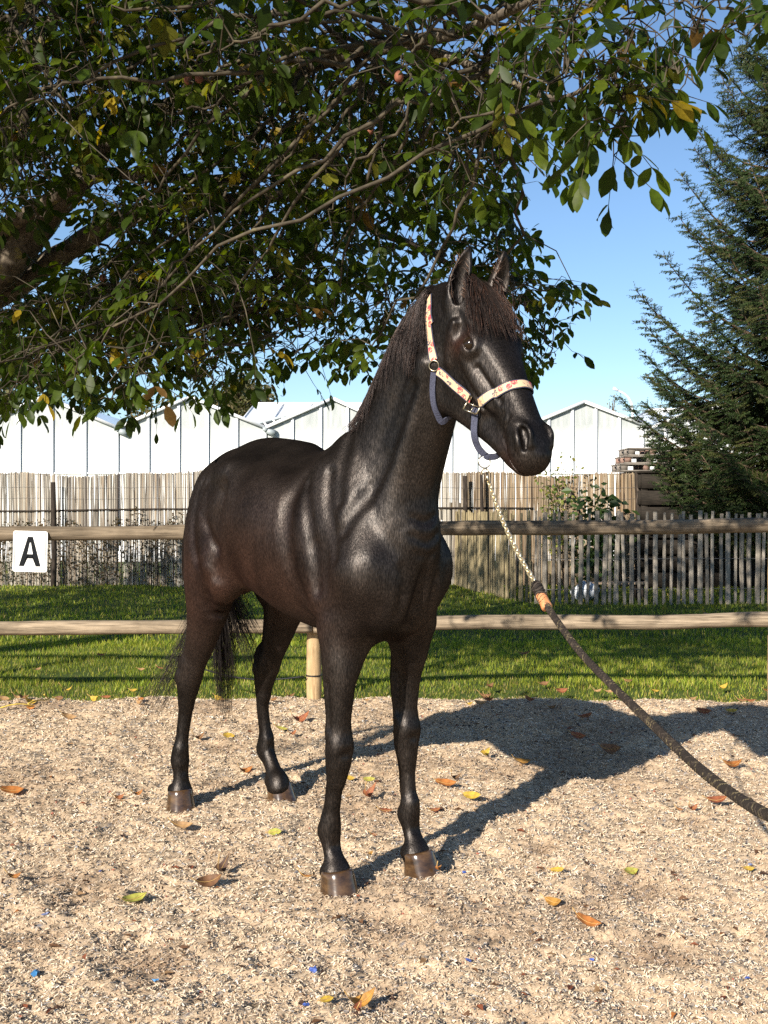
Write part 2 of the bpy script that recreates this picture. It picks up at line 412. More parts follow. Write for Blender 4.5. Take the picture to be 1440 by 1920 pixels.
for x in (-.095, .095):
    mb = MB(); c = np.array(SR @ Vector((x, -.005, .115)))+sc0
    mb.tube([c+np.array((0, .001, 0)), c-np.array((0, .002, 0))], .0035, 8); mb.part('rivet', m_steel, sign)
# ------------------------------------------------------------------ reed screen at the back of the lawn
m_reed = Mat('reed', .8, .2); m_reed.color(m_reed.attr('col').outputs['Color']); m_reed.translucent(m_reed.attr('col').outputs['Color'], .22)
m_dark = Mat('dark_timber', .9, .15); m_dark.color(m_dark.ramp(m_dark.noise(m_dark.pos((20, 20, 3)), 2, 4), [(.35, (.018, .014, .011)), (.6, (.045, .035, .028)), (.72, (.13, .10, .08))]))
m_wire = Mat('wire', .5, .5, (.18, .17, .16), .6)
def reed_path(t):                                             # runs level, kinks at the right
    x = np.interp(t, [0, 1], [-9.0, 4.3]); return x, 17.35+.10*np.sin(x*.9)+.05*np.sin(x*2.7)
screen = thing('reed_screen', 'tall screen of split reeds behind the lawn', 'fence', (-2, 17.5, 0))
r = np.random.default_rng(31)
mb = MB(); n = 2900
hexa = np.arange(5)*2*math.pi/5
T = np.sort(r.random(n)); gx, gy = reed_path(T)
top = 1.845+.035*np.sin(gx*1.6)+.02*np.sin(gx*4.1)+r.normal(0, .012, n)
Vs = []; Qs = []; Cs = []
for i in range(n):
    rr = r.uniform(.0035, .0085); lean = r.normal(0, .010); lay = r.uniform(-.016, .016)
    if .62 < T[i] < .66 and r.random() < .3: top[i] -= r.uniform(0, .1)
    zz = np.array([-.05, .62, 1.25, top[i]]); x = gx[i]+lean*(zz-1)+.004*np.sin(zz*5+i); y = gy[i]+lay
    ring = np.stack([np.cos(hexa), np.sin(hexa)], -1)*rr
    V = np.concatenate([np.column_stack([np.full(5, 0), np.full(5, 0), np.full(5, z)])+np.column_stack([ring[:, 0]+xx, ring[:, 1]+y, np.zeros(5)]) for z, xx in zip(zz, x)])
    b = i*20
    j = np.arange(5); j2 = (j+1) % 5
    Qs.append(np.concatenate([np.stack([b+k*5+j, b+k*5+j2, b+k*5+5+j2, b+k*5+5+j], -1) for k in range(3)]))
    base = np.array([(.42, .38, .32), (.52, .48, .41), (.31, .28, .24), (.36, .29, .22), (.13, .105, .09), (.46, .37, .27)])[r.choice(6, p=[.23, .22, .2, .14, .13, .08])]*r.uniform(.85, 1.15)
    wn_ = vnoise(np.array([gx[i]*1.1]), np.array([3.]), 7)[0]
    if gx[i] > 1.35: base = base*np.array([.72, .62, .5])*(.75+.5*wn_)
    Cs.append(np.repeat(np.array([base*.97, base, base, base*1.03]), 5, 0)); Vs.append(V)  # slightly darker feet, a trace of the shade low on the screen
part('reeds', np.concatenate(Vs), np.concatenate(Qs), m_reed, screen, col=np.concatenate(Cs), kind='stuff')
for z, rad in ((1.62, .0022), (1.44, .0022), (.95, .0022), (.5, .0022)):
    tt = np.linspace(0, 1, 70); x, y = reed_path(tt); mb = MB(); mb.tube(np.stack([x, y-.022, z+.01*np.sin(x*3)], -1), rad, 5); mb.part('wire', m_wire, screen)
tt = np.linspace(0, .86, 60); x, y = reed_path(tt)
mb = MB(); mb.tube(np.stack([x, y-.035, 1.27+.012*np.sin(x*1.3)+.004*x], -1), .014, 8); mb.part('batten', m_dark, screen)
for px, ptop, w in ((100, 904, .042), (872, 892, .040), (903, 890, .030), (1196, 884, .045), (1240, 1000, .05)):
    if px == 1240: continue
    p = at(px, ptop, 17.22); mb = MB(); zz = np.linspace(-.1, p[2], 6)
    mb.tube(np.stack([np.full(6, p[0])+.012*np.sin(zz*2), np.full(6, p[1]), zz], -1), w*np.array([1.1, 1.05, 1, .97, .95, .93]), 10); mb.part('post', m_dark, screen)

# ------------------------------------------------------------------ dark plank bin behind the paling, pallets on it
m_plank = wood('dark_shaded_plank', [(.3, (.008, .007, .006)), (.5, (.022, .018, .014)), (.75, (.042, .034, .027))], (2, 30, 30))  # dark wood, toned down further for the spruce's shade on it
pb0 = at(1200, 1100, 17.0)
shed = thing('plank_bin', 'dark bin of wide horizontal planks half hidden by the spruce', 'wooden bin', (float(pb0[0])+1.2, 17.6, 0))
x0, x1 = pb0[0]+.02, pb0[0]+2.6
for k in range(7):
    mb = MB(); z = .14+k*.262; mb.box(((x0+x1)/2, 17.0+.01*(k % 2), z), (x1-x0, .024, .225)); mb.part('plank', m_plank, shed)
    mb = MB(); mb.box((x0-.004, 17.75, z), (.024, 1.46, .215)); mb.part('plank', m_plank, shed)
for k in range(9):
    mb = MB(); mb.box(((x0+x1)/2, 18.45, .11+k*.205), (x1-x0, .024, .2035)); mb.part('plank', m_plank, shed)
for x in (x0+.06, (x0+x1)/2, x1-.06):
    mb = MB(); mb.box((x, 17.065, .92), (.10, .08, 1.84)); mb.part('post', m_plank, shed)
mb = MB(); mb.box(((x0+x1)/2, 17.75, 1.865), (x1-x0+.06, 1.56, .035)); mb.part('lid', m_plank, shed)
m_pal = wood('pallet_wood', [(.3, (.11, .10, .09)), (.55, (.20, .18, .16)), (.75, (.28, .25, .22))], (2, 30, 30))
m_palr = wood('pallet_block', [(.3, (.14, .09, .075)), (.55, (.26, .17, .14)), (.75, (.32, .23, .19))], (8, 8, 8))
px0 = at(1172, 900, 17.35)[0]
names = ['grey wooden pallet at the bottom of the stack on the dark bin', 'grey wooden pallet in the middle of the stack on the dark bin', 'grey wooden pallet on top of the stack above the dark bin']
for k in range(3):
    z0 = 1.884+k*.128; xo = px0+(-.06, .0, .06)[k]; L = 1.2-.02*k; D = .8
    p = thing('pallet', names[k], 'pallet', (xo+L/2, 17.75, z0), 'wooden pallets stacked on the plank bin')
    for yy in (-.33, 0, .33):
        mb = MB(); mb.box((xo+L/2, 17.75+yy, z0+.010), (L, .10, .0198)); mb.part('bottom_board', m_pal, p)
        for q in range(4):
            mb = MB(); mb.box((xo+.06+q*(L-.12)/3, 17.75+yy, z0+.062), (.10, .10, .083)); mb.part('block', m_palr if (q+k) % 2 else m_pal, p)
    for q in range(5):
        mb = MB(); mb.box((xo+L/2, 17.75-.345+q*.1725, z0+.115), (L, .11, .022)); mb.part('deck_board', m_pal, p)

# ------------------------------------------------------------------ split chestnut paling on the right
m_pale = wood('paling_wood', [(.28, (.085, .075, .06)), (.45, (.20, .18, .155)), (.6, (.29, .265, .235)), (.78, (.36, .335, .30))], (28, 28, 2.2), .9, .7)
paling = thing('paling_fence', 'grey split chestnut paling fence between lawn and compost corner', 'fence', (3.4, 14.2, 0))
PATH = [(6.6, 14.15), (2.08, 14.15), (1.78, 14.75), (1.02, 18.0)]
def along(s):
    for (ax, ay), (bx, by) in zip(PATH[:-1], PATH[1:]):
        L = math.hypot(bx-ax, by-ay)
        if s <= L: return ax+(bx-ax)*s/L, ay+(by-ay)*s/L, math.atan2(by-ay, bx-ax)
        s -= L
    return None
r = np.random.default_rng(77); s = .02; pm = []
base_meshes = []
for q in range(14):                                            # fourteen split shapes, shared
    w = r.uniform(.019, .034); t = r.uniform(.010, .017); zz = np.linspace(-.12, 1.235, 8)
    bx = np.cumsum(r.normal(0, .0035, 8)); V = []; prof = np.array([(-1, -.5), (-.45, -1), (.5, -.95), (1, -.2), (.55, .8), (-.6, .9)])
    for i, z in enumerate(zz):
        f = 1+r.normal(0, .05)
        pt = 1.0 if i < 7 else r.uniform(.72, 1)
        V += [(a*w*f*pt+bx[i], b*t*f, z) for a, b in prof]
    F = [(i*6+j, i*6+(j+1) % 6, i*6+6+(j+1) % 6, i*6+6+j) for i in range(7) for j in range(6)]
    F += [(42, 43, 44, 45), (42, 45, 46, 47)]
    tone = np.array([1, .98, .95])*r.uniform(.72, 1.22)
    me = mesh('paling', np.array(V), np.array(F), m_pale, np.tile(tone, (48, 1)), smooth=False); base_meshes.append(me)
    mossy = mesh('paling', np.array(V), np.array(F), m_pale, np.tile(tone*np.array([1.1, 1.02, .72]), (48, 1)), smooth=False); pm.append(mossy)
while True:
    p = along(s)
    if p is None: break
    far = p[1] > 14.3
    o = link('paling', (pm if far else base_meshes)[r.integers(14)], paling)
    o.location = Vector((p[0]+r.normal(0, .004), p[1]+r.normal(0, .012), r.normal(0, .018)))-paling.location
    o.rotation_euler = (r.normal(0, .014), r.normal(0, .014), p[2]+r.normal(0, .15)+(math.pi if r.random() < .5 else 0))
    s += r.uniform(.078, .112)*(.92 if far else 1)
for z in (.22, .62, 1.02):
    for dy in (-.017, .017):
        P = np.array([(x, y+dy, z+.008*math.sin(i)) for i, (x, y) in enumerate([(6.6, 14.15), (5.5, 14.15), (4.4, 14.15), (3.2, 14.15), (2.08, 14.15), (1.78, 14.75), (1.4, 16.4), (1.02, 18.0)])])
        mb = MB(); mb.tube(P, .0022, 5); mb.part('wire', m_wire, paling)

# things half seen through the paling
m_bin = Mat('bin_brown', .7, .3); m_bin.color(m_bin.ramp(m_bin.noise(m_bin.pos(), 6, 4), [(.35, (.04, .028, .012)), (.65, (.10, .07, .03))]))
m_yel = Mat('bin_yellow', .6, .3); m_yel.color(m_yel.ramp(m_yel.noise(m_yel.pos(), 5, 4), [(.3, (.28, .17, .02)), (.7, (.50, .33, .04))]))
c = at(853, 1000, 18.75); bn = thing('compost_drum', 'round brown domed drum with a yellow body behind the palings', 'compost bin', (float(c[0]), float(c[1]), 0))
zz = np.concatenate([np.linspace(-.02, 1.02, 8), 1.02+.36*np.sin(np.linspace(.15, 1.57, 9))]); rr = np.concatenate([np.full(8, .34), .36*np.cos(np.linspace(.15, 1.53, 9))+.005])
V, Q = tube_mesh(np.stack([np.full(8, c[0]), np.full(8, c[1]), zz[:8]], -1), rr[:8]+.01*np.sin(zz[:8]*20), 24); part('drum_body', V, Q, m_yel, bn)
V, Q = tube_mesh(np.stack([np.full(9, c[0]), np.full(9, c[1]), zz[8:]], -1), rr[8:], 24); part('domed_lid', V, Q, m_bin, bn)
m_bag = Mat('pale_sack', .6, .3); m_bag.color(m_bag.ramp(m_bag.noise(m_bag.pos(), 14, 3), [(.4, (.45, .48, .52)), (.6, (.62, .64, .67))]))
c = at(1098, 1112, 14.75)
u = np.linspace(0, 2*math.pi, 25)[:-1]; vv = np.linspace(-1.4, 1.4, 9)
V = []
for b in vv:
    for a in u:
        q = 1+.22*math.sin(3*a+b*2)+.12*math.sin(7*a-b*3)
        V.append((c[0]+.17*q*math.cos(a)*math.cos(b), c[1]+.12*q*math.sin(a)*math.cos(b), .14+.13*math.sin(b)*(1+.2*math.sin(2*a))))
V = np.array(V); i = np.arange(8)[:, None]*24; j = np.arange(24)[None]; Q = np.stack([i+j, i+(j+1) % 24, i+24+(j+1) % 24, i+24+j], -1).reshape(-1, 4)
o = part('sack', V, Q, m_bag, None); tag(o, 'crumpled pale grey sack lying on the ground behind the palings', 'sack')
m_board = wood('fresh_board', [(.3, (.34, .24, .16)), (.6, (.50, .38, .27)), (.8, (.58, .46, .34))], (2, 30, 30))
a = at(1103, 1092, 14.9); b = at(1212, 1089, 15.0)
mb = MB(); mb.box(((a[0]+b[0])/2, 14.95, a[2]-.012), (b[0]-a[0], .16, .028)); V, Fc, cc = mb.get(); o = part('board', V, Fc, m_board, None, col=cc, smooth=False)
for t in (.08, .92):
    pass
tag(o, 'pale plank resting level on two stumps behind the palings', 'plank')
for i, t in enumerate((.12, .86)):
    x = a[0]+(b[0]-a[0])*t; mb = MB(); mb.tube([(x, 14.95, -.02), (x, 14.95, a[2]-.028)], [.075, .07], 14); V, Fc, cc = mb.get()
    o = part('stump', V, Fc, m_dark, None, col=cc); tag(o, ('dark stump under the end of the pale plank nearer the sack', 'dark stump under the end of the pale plank nearer the spruce')[i], 'stump', 'stumps under the plank')

# ------------------------------------------------------------------ small plants at the back
m_leafc = Mat('leaf_coloured', .5, .35); lc = m_leafc.attr('col').outputs['Color']; m_leafc.color(lc); m_leafc.translucent(m_leafc.mix(lc, (1.25, 1.4, .5), 1.0, 'MULTIPLY'), .35)
m_twig = Mat('twig', .9, .2); m_twig.color(m_twig.ramp(m_twig.noise(m_twig.pos(), 20, 4), [(.35, (.055, .042, .028)), (.65, (.15, .12, .08))]))
def leaf_cloud(P, size, cols, r, up=.3):
    """a bent two-part leaf at every point"""
    n = len(P); d = r.normal(0, 1, (n, 3)); d[:, 2] = d[:, 2]*.6-.25; d /= np.linalg.norm(d, axis=1)[:, None]
    s = np.cross(d, r.normal(0, 1, (n, 3))); s /= np.linalg.norm(s, axis=1)[:, None]; nn = np.cross(d, s)
    L = size*r.uniform(.6, 1.25, n)[:, None]; w = L*r.uniform(.24, .34, n)[:, None]
    V = np.stack([P, P+d*L*.45+s*w+nn*L*.05, P+d*L*.5-nn*L*.03, P+d*L*.45-s*w+nn*L*.05, P+d*L-nn*L*.10], 1)
    f = np.arange(n)[:, None, None]*5+np.array([[0, 1, 2], [0, 2, 3], [1, 4, 2], [2, 4, 3]])[None]
    c = np.asarray(cols)[r.integers(0, len(cols), n)]*r.uniform(.7, 1.25, (n, 1))
    return V.reshape(-1, 3), f.reshape(-1, 3), np.repeat(c, 5, 0)
def shrub(name, label, base, stems, nleaf, size, cols, seed, spread=1.0, group=None):
    r = np.random.default_rng(seed); t = thing(name, label, 'plant', tuple(base), group); mb = MB(); P = []
    for (dx, dy, h) in stems:
        q = np.linspace(0, 1, 9)[:, None]; bend = r.normal(0, .05, 3)*spread
        C = np.array(base)+q*np.array([dx, dy, h])+np.sin(q*math.pi)*bend
        mb.tube(C, np.linspace(.010, .003, 9), 6)
        for _ in range(nleaf):
            u = r.uniform(.3, 1.02); p = np.array(base)+u*np.array([dx, dy, h])+math.sin(u*math.pi)*bend
            P.append(p+r.normal(0, .075*spread, 3)*np.array([1, 1, .7]))
    mb.part('stem', m_twig, t); V, f, c = leaf_cloud(np.array(P), size, cols, r); part('foliage', V, f, m_leafc, t, col=c, smooth=False, kind='stuff')
    return t
YG = [(.14, .17, .03), (.20, .22, .045), (.09, .13, .025), (.24, .22, .06)]
DG = [(.035, .07, .018), (.05, .09, .022), (.03, .055, .02), (.07, .11, .03)]
b = at(1048, 945, 17.0)
shrub('young_elder', 'slim yellow-green shrub rising above the reed screen below the muzzle', (b[0], 17.05, 0), [(-.20, .05, 2.02), (-.06, -.02, 2.12), (.10, .03, 1.98), (.24, 0, 2.07), (.02, .05, 1.86), (-.3, .05, 1.8)], 70, .075, YG, 5, 1.0)
b = at(1112, 1000, 16.3)
shrub('fig_bush', 'broad dark green leafy bush standing between reed screen and palings', (b[0], 16.4, 0), [(-.36, 0, 1.30), (-.15, .1, 1.48), (.08, 0, 1.60), (.26, -.1, 1.42), (.42, .05, 1.22), (0, -.2, 1.2)], 75, .17, DG, 6, 1.7)
# ivy-like growth on the lower half of the reeds
r = np.random.default_rng(8); P = []
for _ in range(3600):
    x = r.uniform(-6.6, -2.55); hmax = .55+.55*vnoise(np.array([x*1.7]), np.array([1.]), 3)[0]+.25*vnoise(np.array([x*6]), np.array([2.]), 4)[0]
    z = hmax*r.random()**.8
    P.append((x, 17.27+r.uniform(-.05, .03), z+.03))
creeper = thing('creeper', 'ragged dark creeper climbing the lower half of the reed screen behind the letter board', 'plant', (-4.5, 17.27, 0))
V, f, c = leaf_cloud(np.array(P), .050, [(.06, .055, .025), (.09, .065, .035), (.05, .04, .02), (.13, .085, .045), (.09, .055, .03)], r); part('foliage', V, f, m_leafc, creeper, col=c, smooth=False, kind='stuff')
mb = MB()
for k in range(22):
    x = -6.5+k*.18+r.uniform(-.05, .05); q = np.linspace(0, 1, 7)
    mb.tube(np.stack([x+.06*np.sin(q*5+k), np.full(7, 17.28), q*r.uniform(.6, 1.2)], -1), .005, 5)
mb.part('stem', m_twig, creeper)

# ------------------------------------------------------------------ glasshouse
m_glass = Mat('whitewashed_glass', .25, .5)
v = m_glass.pos(); streak = m_glass.noise(m_glass.pos((3.0, 3.0, .35)), 3, 5, .65); low = m_glass.n('SeparateXYZ'); m_glass.l(m_glass.pos((1, 1, 1)), low.inputs[0])
g = m_glass.math('MULTIPLY', m_glass.math('SUBTRACT', m_glass.math('ADD', low.outputs['Z'], m_glass.math('MULTIPLY', streak, .9)), 2.85), 1.3, True)
col = m_glass.mix((.80, .81, .80), m_glass.ramp(streak, [(.35, (.31, .335, .33)), (.6, (.41, .43, .425)), (.7, (.52, .54, .535))]), g)
m_glass.color(col)
m_frame = Mat('alu_frame', .45, .4, (.78, .79, .80)); m_bar = Mat('glazing_bar', .5, .4, (.44, .47, .50)); m_pipe = Mat('gutter_grey', .5, .4, (.30, .34, .35))
m_roof = Mat('roof_glass', .2, .5); m_roof.color(m_roof.ramp(m_roof.noise(m_roof.pos((1, 4, 1)), 1.5, 3), [(.4, (.70, .72, .72)), (.7, (.86, .87, .87))]))
GD = 25.0
gx = lambda px: at(px, 900, GD)[0]
RIDGE = [(-190, 744), (85, 744), (358, 745), (625, 748), (860, 751), (1095, 754), (1330, 757), (1560, 757)]
VALL = [-325, -52, 222, 498, 742, 978, 1220, 1445, 1680]
gz = lambda py: at(720, py, GD)[2]
gh = thing('glasshouse', 'long white glasshouse with a row of low gables behind the reed screen', 'greenhouse', (0, GD, 0))
vz = [gz(802)]*9
mull = [-80, -23, 38, 99, 161, 221, 279, 336, 390, 445, 498, 549, 602, 652, 702, 750, 798, 846, 893, 940, 985, 1029, 1073, 1117, 1161, 1204, 1247, 1291, 1335, 1380, 1425, 1470]
mx = [gx(p) for p in mull]
def top_at(x):
    pts = []
    for i, v_ in enumerate(VALL):
        pts.append((gx(v_), vz[i]))
        if i < len(RIDGE): pts.append((gx(RIDGE[i][0]), gz(RIDGE[i][1])))
    xs_, zs_ = zip(*pts); return np.interp(x, xs_, zs_)
keyx = sorted([gx(v_) for v_ in VALL]+[gx(p[0]) for p in RIDGE])
for a, b in zip(mx[:-1], mx[1:]):
    cuts = [a+.022]+[k for k in keyx if a+.03 < k < b-.03]+[b-.022]
    V = []; Q = []
    for k in cuts: V += [(k, GD, .35), (k, GD, top_at(k)-.03), (k, GD+.012, .35), (k, GD+.012, top_at(k)-.03)]
    for i in range(len(cuts)-1):
        q = 4*i; Q += [(q, q+4, q+5, q+1), (q+2, q+3, q+7, q+6)]
    part('pane', V, np.array(Q), m_glass, gh, smooth=False)
for x in mx:
    mb = MB(); h = top_at(x)-.02; mb.box((x-.010, GD-.012, h/2+.12), (.046, .05, h-.24), col=(1, 1, 1)); mb.part('mullion', m_frame, gh)
    mb = MB(); mb.box((x+.020, GD-.022, h/2+.12), (.016, .05, h-.26)); mb.part('glazing_bar', m_bar, gh)
mb = MB(); mb.box((0, GD-.006, gz(887.5)), (32, .04, .035)); mb.part('sill', m_frame, gh)
mb = MB(); mb.box((0, GD+.03, .12), (32, .12, .5)); mb.part('plinth', m_frame, gh)
for i, (rp, ry) in enumerate(RIDGE):
    for j in (0, 1):
        A_ = np.array([gx(VALL[i+j]), GD-.03, vz[i]]); B_ = np.array([gx(rp), GD-.03, gz(ry)])
        d = unit(B_-A_); up = np.array([-d[2], 0, d[0]])*(1 if d[0] > 0 else -1)
        V = []
        for y in (GD-.07, GD+7):
            for P_ in (A_, B_): V += [(P_[0], y, P_[2]-.02), tuple(np.array([P_[0], y, P_[2]])+up*.035)]
        part('roof_slope', V, np.array([(0, 2, 6, 4), (1, 5, 7, 3), (0, 1, 3, 2), (4, 6, 7, 5), (0, 4, 5, 1), (2, 3, 7, 6)]), m_roof, gh, smooth=False)
        mb = MB(); R_ = np.column_stack([d, (0, 1, 0), np.cross(d, (0, 1, 0))]); mb.box((A_+B_)/2+np.array([0, -.055, .0]), (np.linalg.norm(B_-A_)-.03, .03, .07), R_); mb.part('rafter', m_frame, gh)
for v_ in VALL[1:8]:
    mb = MB(); mb.tube([(gx(v_), GD-.16, gz(806)), (gx(v_), GD+.06, gz(806))], .055, 12); mb.part('gutter', m_pipe, gh)
    mb = MB(); mb.tube([(gx(v_)+.02, GD-.10, gz(808)), (gx(v_)+.22, GD-.06, gz(813))], [.05, .09], 10); mb.part('gutter_spout', m_pipe, gh)
# opened roof vent over one valley
va = at(487, 794, GD+1.2); vb = at(572, 771, GD+1.2)
vent = thing('roof_vent', 'propped open roof vent above a valley of the white glasshouse', 'vent', tuple((va+vb)/2))
d = unit(vb-va); n_ = np.array([-d[2], 0, d[0]])
V = []
for y in (0, 1.3):
    for P_ in (va, vb): V += [P_+np.array([0, y, 0]), P_+np.array([0, y, 0])+n_*.05]
part('vent_glass', V, np.array([(0, 2, 6, 4), (1, 5, 7, 3), (0, 1, 3, 2), (4, 6, 7, 5), (0, 4, 5, 1), (2, 3, 7, 6)]), m_pipe, vent, smooth=False)
for t in (.1, .3, .5, .7):
    P_ = va+(vb-va)*t; mb = MB(); mb.tube([P_+np.array([0, -.05, 0]), P_+np.array([.16, -.05, -.22])], .022, 6); mb.part('stay', m_frame, vent)
# lower glasshouses beyond, their ridges across the view
def cross_house(label, p0, p1, pr, yr, d):
    h = thing('glasshouse', label, 'greenhouse', (float(at((p0+p1)/2, 800, d)[0]), d, 0))
    ze = at(720, 806, d)[2]; zl = at(720, yr, d+5)[2]; xa, xb = at(p0, 800, d)[0], at(p1, 800, d)[0]; xr = at(pr, yr, d+5)[0]; xe = at(p1, yr, d+5)[0]
    part('roof_slope', [(xa, d, ze), (xb, d, ze), (xe, d+5, zl), (xr, d+5, zl), (xb, d+10, ze), (xa, d+10, ze)], np.array([(0, 1, 2, 3), (3, 2, 4, 5)]), m_roof, h, smooth=False)
    part('wall', [(xa, d+.02, 0), (xb, d+.02, 0), (xb, d+.02, ze), (xa, d+.02, ze), (xa, d+10, 0), (xb, d+10, 0), (xb, d+10, ze), (xa, d+10, ze)], np.array([(0, 1, 2, 3), (5, 4, 7, 6), (4, 0, 3, 7), (1, 5, 6, 2)]), m_glass, h, smooth=False)
    n = max(3, int((xb-xa)/.95))
    for k in range(n+1):
        t = k/n; mb = MB(); mb.tube([(xa+(xb-xa)*t, d-.02, ze+.03), (xr+(xe-xr)*t, d+4.98, zl+.03)], .026, 5); mb.part('glazing_bar', m_frame, h)
    mb = MB(); mb.tube([(xr, d+5, zl+.04), (xe, d+5, zl+.04)], .05, 8); mb.part('ridge_cap', m_frame, h)
cross_house('white glasshouse with a level ridge beyond the gables above the horse\'s croup', 440, 800, 478, 759, 34)
cross_house('white glasshouse roof rising beyond the last gable beside the spruce', 1150, 1560, 1215, 770, 34)
# ------------------------------------------------------------------ far lamp, cable, trees beyond
m_galv = Mat('galvanised', .5, .4, (.62, .64, .66))
lp = thing('street_lamp', 'thin grey arched street lamp beyond the glasshouse roof', 'street lamp', (float(at(1186, 800, 44)[0]), 44, 0))
P = [at(1186, 1000, 44)*np.array([1, 1, 0])]+[at(px, py, 44) for px, py in ((1186, 800), (1186, 775), (1184, 757), (1177, 744), (1168, 737), (1158, 732))]
mb = MB(); mb.tube(np.array(P), np.linspace(.07, .035, len(P)), 8); mb.part('pole', m_galv, lp)
mb = MB(); mb.tube([at(1159, 732.5, 44), at(1149, 728, 44)], [.05, .07], 8); mb.part('lamp_head', m_galv, lp)
q = np.linspace(0, 1, 20)[:, None]; A_ = at(1128, 771, 50); B_ = at(1700, 690, 44)
P = A_+(B_-A_)*q; P[:, 2] -= .5*np.sin(q[:, 0]*math.pi)
mb = MB(); mb.tube(P, .018, 5); V, Fc, cc = mb.get(); o = part('overhead_cable', V, Fc, m_pipe, None); tag(o, 'dark cable crossing the sky above the far glasshouse roof', 'cable')
def far_tree(name, label, base, h, rx, cols, n, size, seed, shape='round', trunk=.16):
    r = np.random.default_rng(seed); t = thing(name, label, 'tree', tuple(base), 'trees beyond the glasshouse')
    mb = MB(); zz = np.linspace(0, h*.9, 7); mb.tube(np.stack([base[0]+.05*np.sin(zz), np.full(7, base[1]), zz], -1), np.linspace(trunk, .03, 7), 8)
    P = []; nc = 46
    for k in range(nc):
        u = r.uniform(.22, 1.0)
        rad = rx*(math.sqrt(max(0, 1-((u-.55)/.5)**2)) if shape == 'round' else (1.04-u)*1.25)
        a = r.uniform(0, 2*math.pi); q = math.sqrt(r.random())*rad
        c = np.array([base[0]+q*math.cos(a), base[1]+q*math.sin(a), u*h])
        z0 = max(.2*h, u*h-.25*h*(shape == 'round')-.1)
        mb.tube(np.array([(base[0], base[1], z0), (np.array((base[0], base[1], z0))*.5+c*.5)+np.array([0, 0, .1]), c]), [.05, .035, .012], 5)
        P.append(c+r.normal(0, 1, (n//nc, 3))*np.array([.22, .22, .17])*rx*.8)
    V, f, c = mb.get(); part('trunk', V, f, m_twig, t)
    V, f, c = leaf_cloud(np.concatenate(P), size, cols, r); part('crown', V, f, m_leafc, t, col=c, smooth=False, kind='stuff')
OL = [(.09, .09, .03), (.12, .11, .045), (.07, .075, .03), (.15, .12, .06)]
AU = [(.15, .13, .05), (.20, .15, .05), (.11, .11, .05), (.22, .17, .09)]
b = at(452, 900, 46); far_tree('pine_tree', 'bushy olive tree with feathery top above the glasshouse gables', (b[0], 46, 0), at(452, 722, 46)[2], 1.75, OL, 9000, .22, 41)
b = at(20, 900, 43); far_tree('dark_tree', 'tall dark tree behind the glasshouse beneath the low walnut boughs', (b[0], 43, 0), at(20, 650, 43)[2], 2.2, DG+OL, 9000, .22, 42)
b = at(168, 900, 47); far_tree('conifer', 'dark pointed conifer between the far trees behind the glasshouse', (b[0], 47, 0), at(168, 700, 47)[2], 1.2, DG, 6000, .2, 43, 'cone')
b = at(285, 900, 48); far_tree('autumn_tree', 'thin yellowing tree behind the first gables of the glasshouse', (b[0], 48, 0), at(285, 735, 48)[2], 1.5, AU, 4500, .2, 44)
b = at(1145, 900, 47); far_tree('bare_tree', 'small nearly bare tree beside the far street lamp', (b[0], 47, 0), at(1145, 745, 47)[2], .55, AU, 260, .12, 45, trunk=.05)
# ------------------------------------------------------------------ the walnut tree: trunk off to the left, boughs over the arena
m_bark = Mat('walnut_bark', .95, .15)
v = m_bark.pos(); b1 = m_bark.noise(m_bark.pos((1, 1, 1)), 14, 6, .7, .6); b2 = m_bark.noise(v, 5, 4)
c = m_bark.ramp(b1, [(.32, (.035, .028, .021)), (.5, (.105, .085, .065)), (.68, (.19, .16, .12))])
lich = m_bark.ramp(m_bark.noise(v, 9, 5, .7), [(.56, (0, 0, 0)), (.66, (1, 1, 1))])
c = m_bark.mix(c, (.34, .30, .10), m_bark.math('MULTIPLY', lich, .55)); m_bark.color(c); m_bark.bump(b1, .8, .012)
m_btwig = Mat('walnut_twig', .9, .15); m_btwig.color(m_btwig.ramp(m_btwig.noise(m_btwig.pos(), 16, 4), [(.35, (.030, .024, .017)), (.62, (.085, .07, .048)), (.75, (.16, .14, .07))]))
walnut = thing('walnut_tree', 'large spreading walnut tree whose leafy boughs fill the upper picture', 'tree', (-4.5, 8.3, 0))
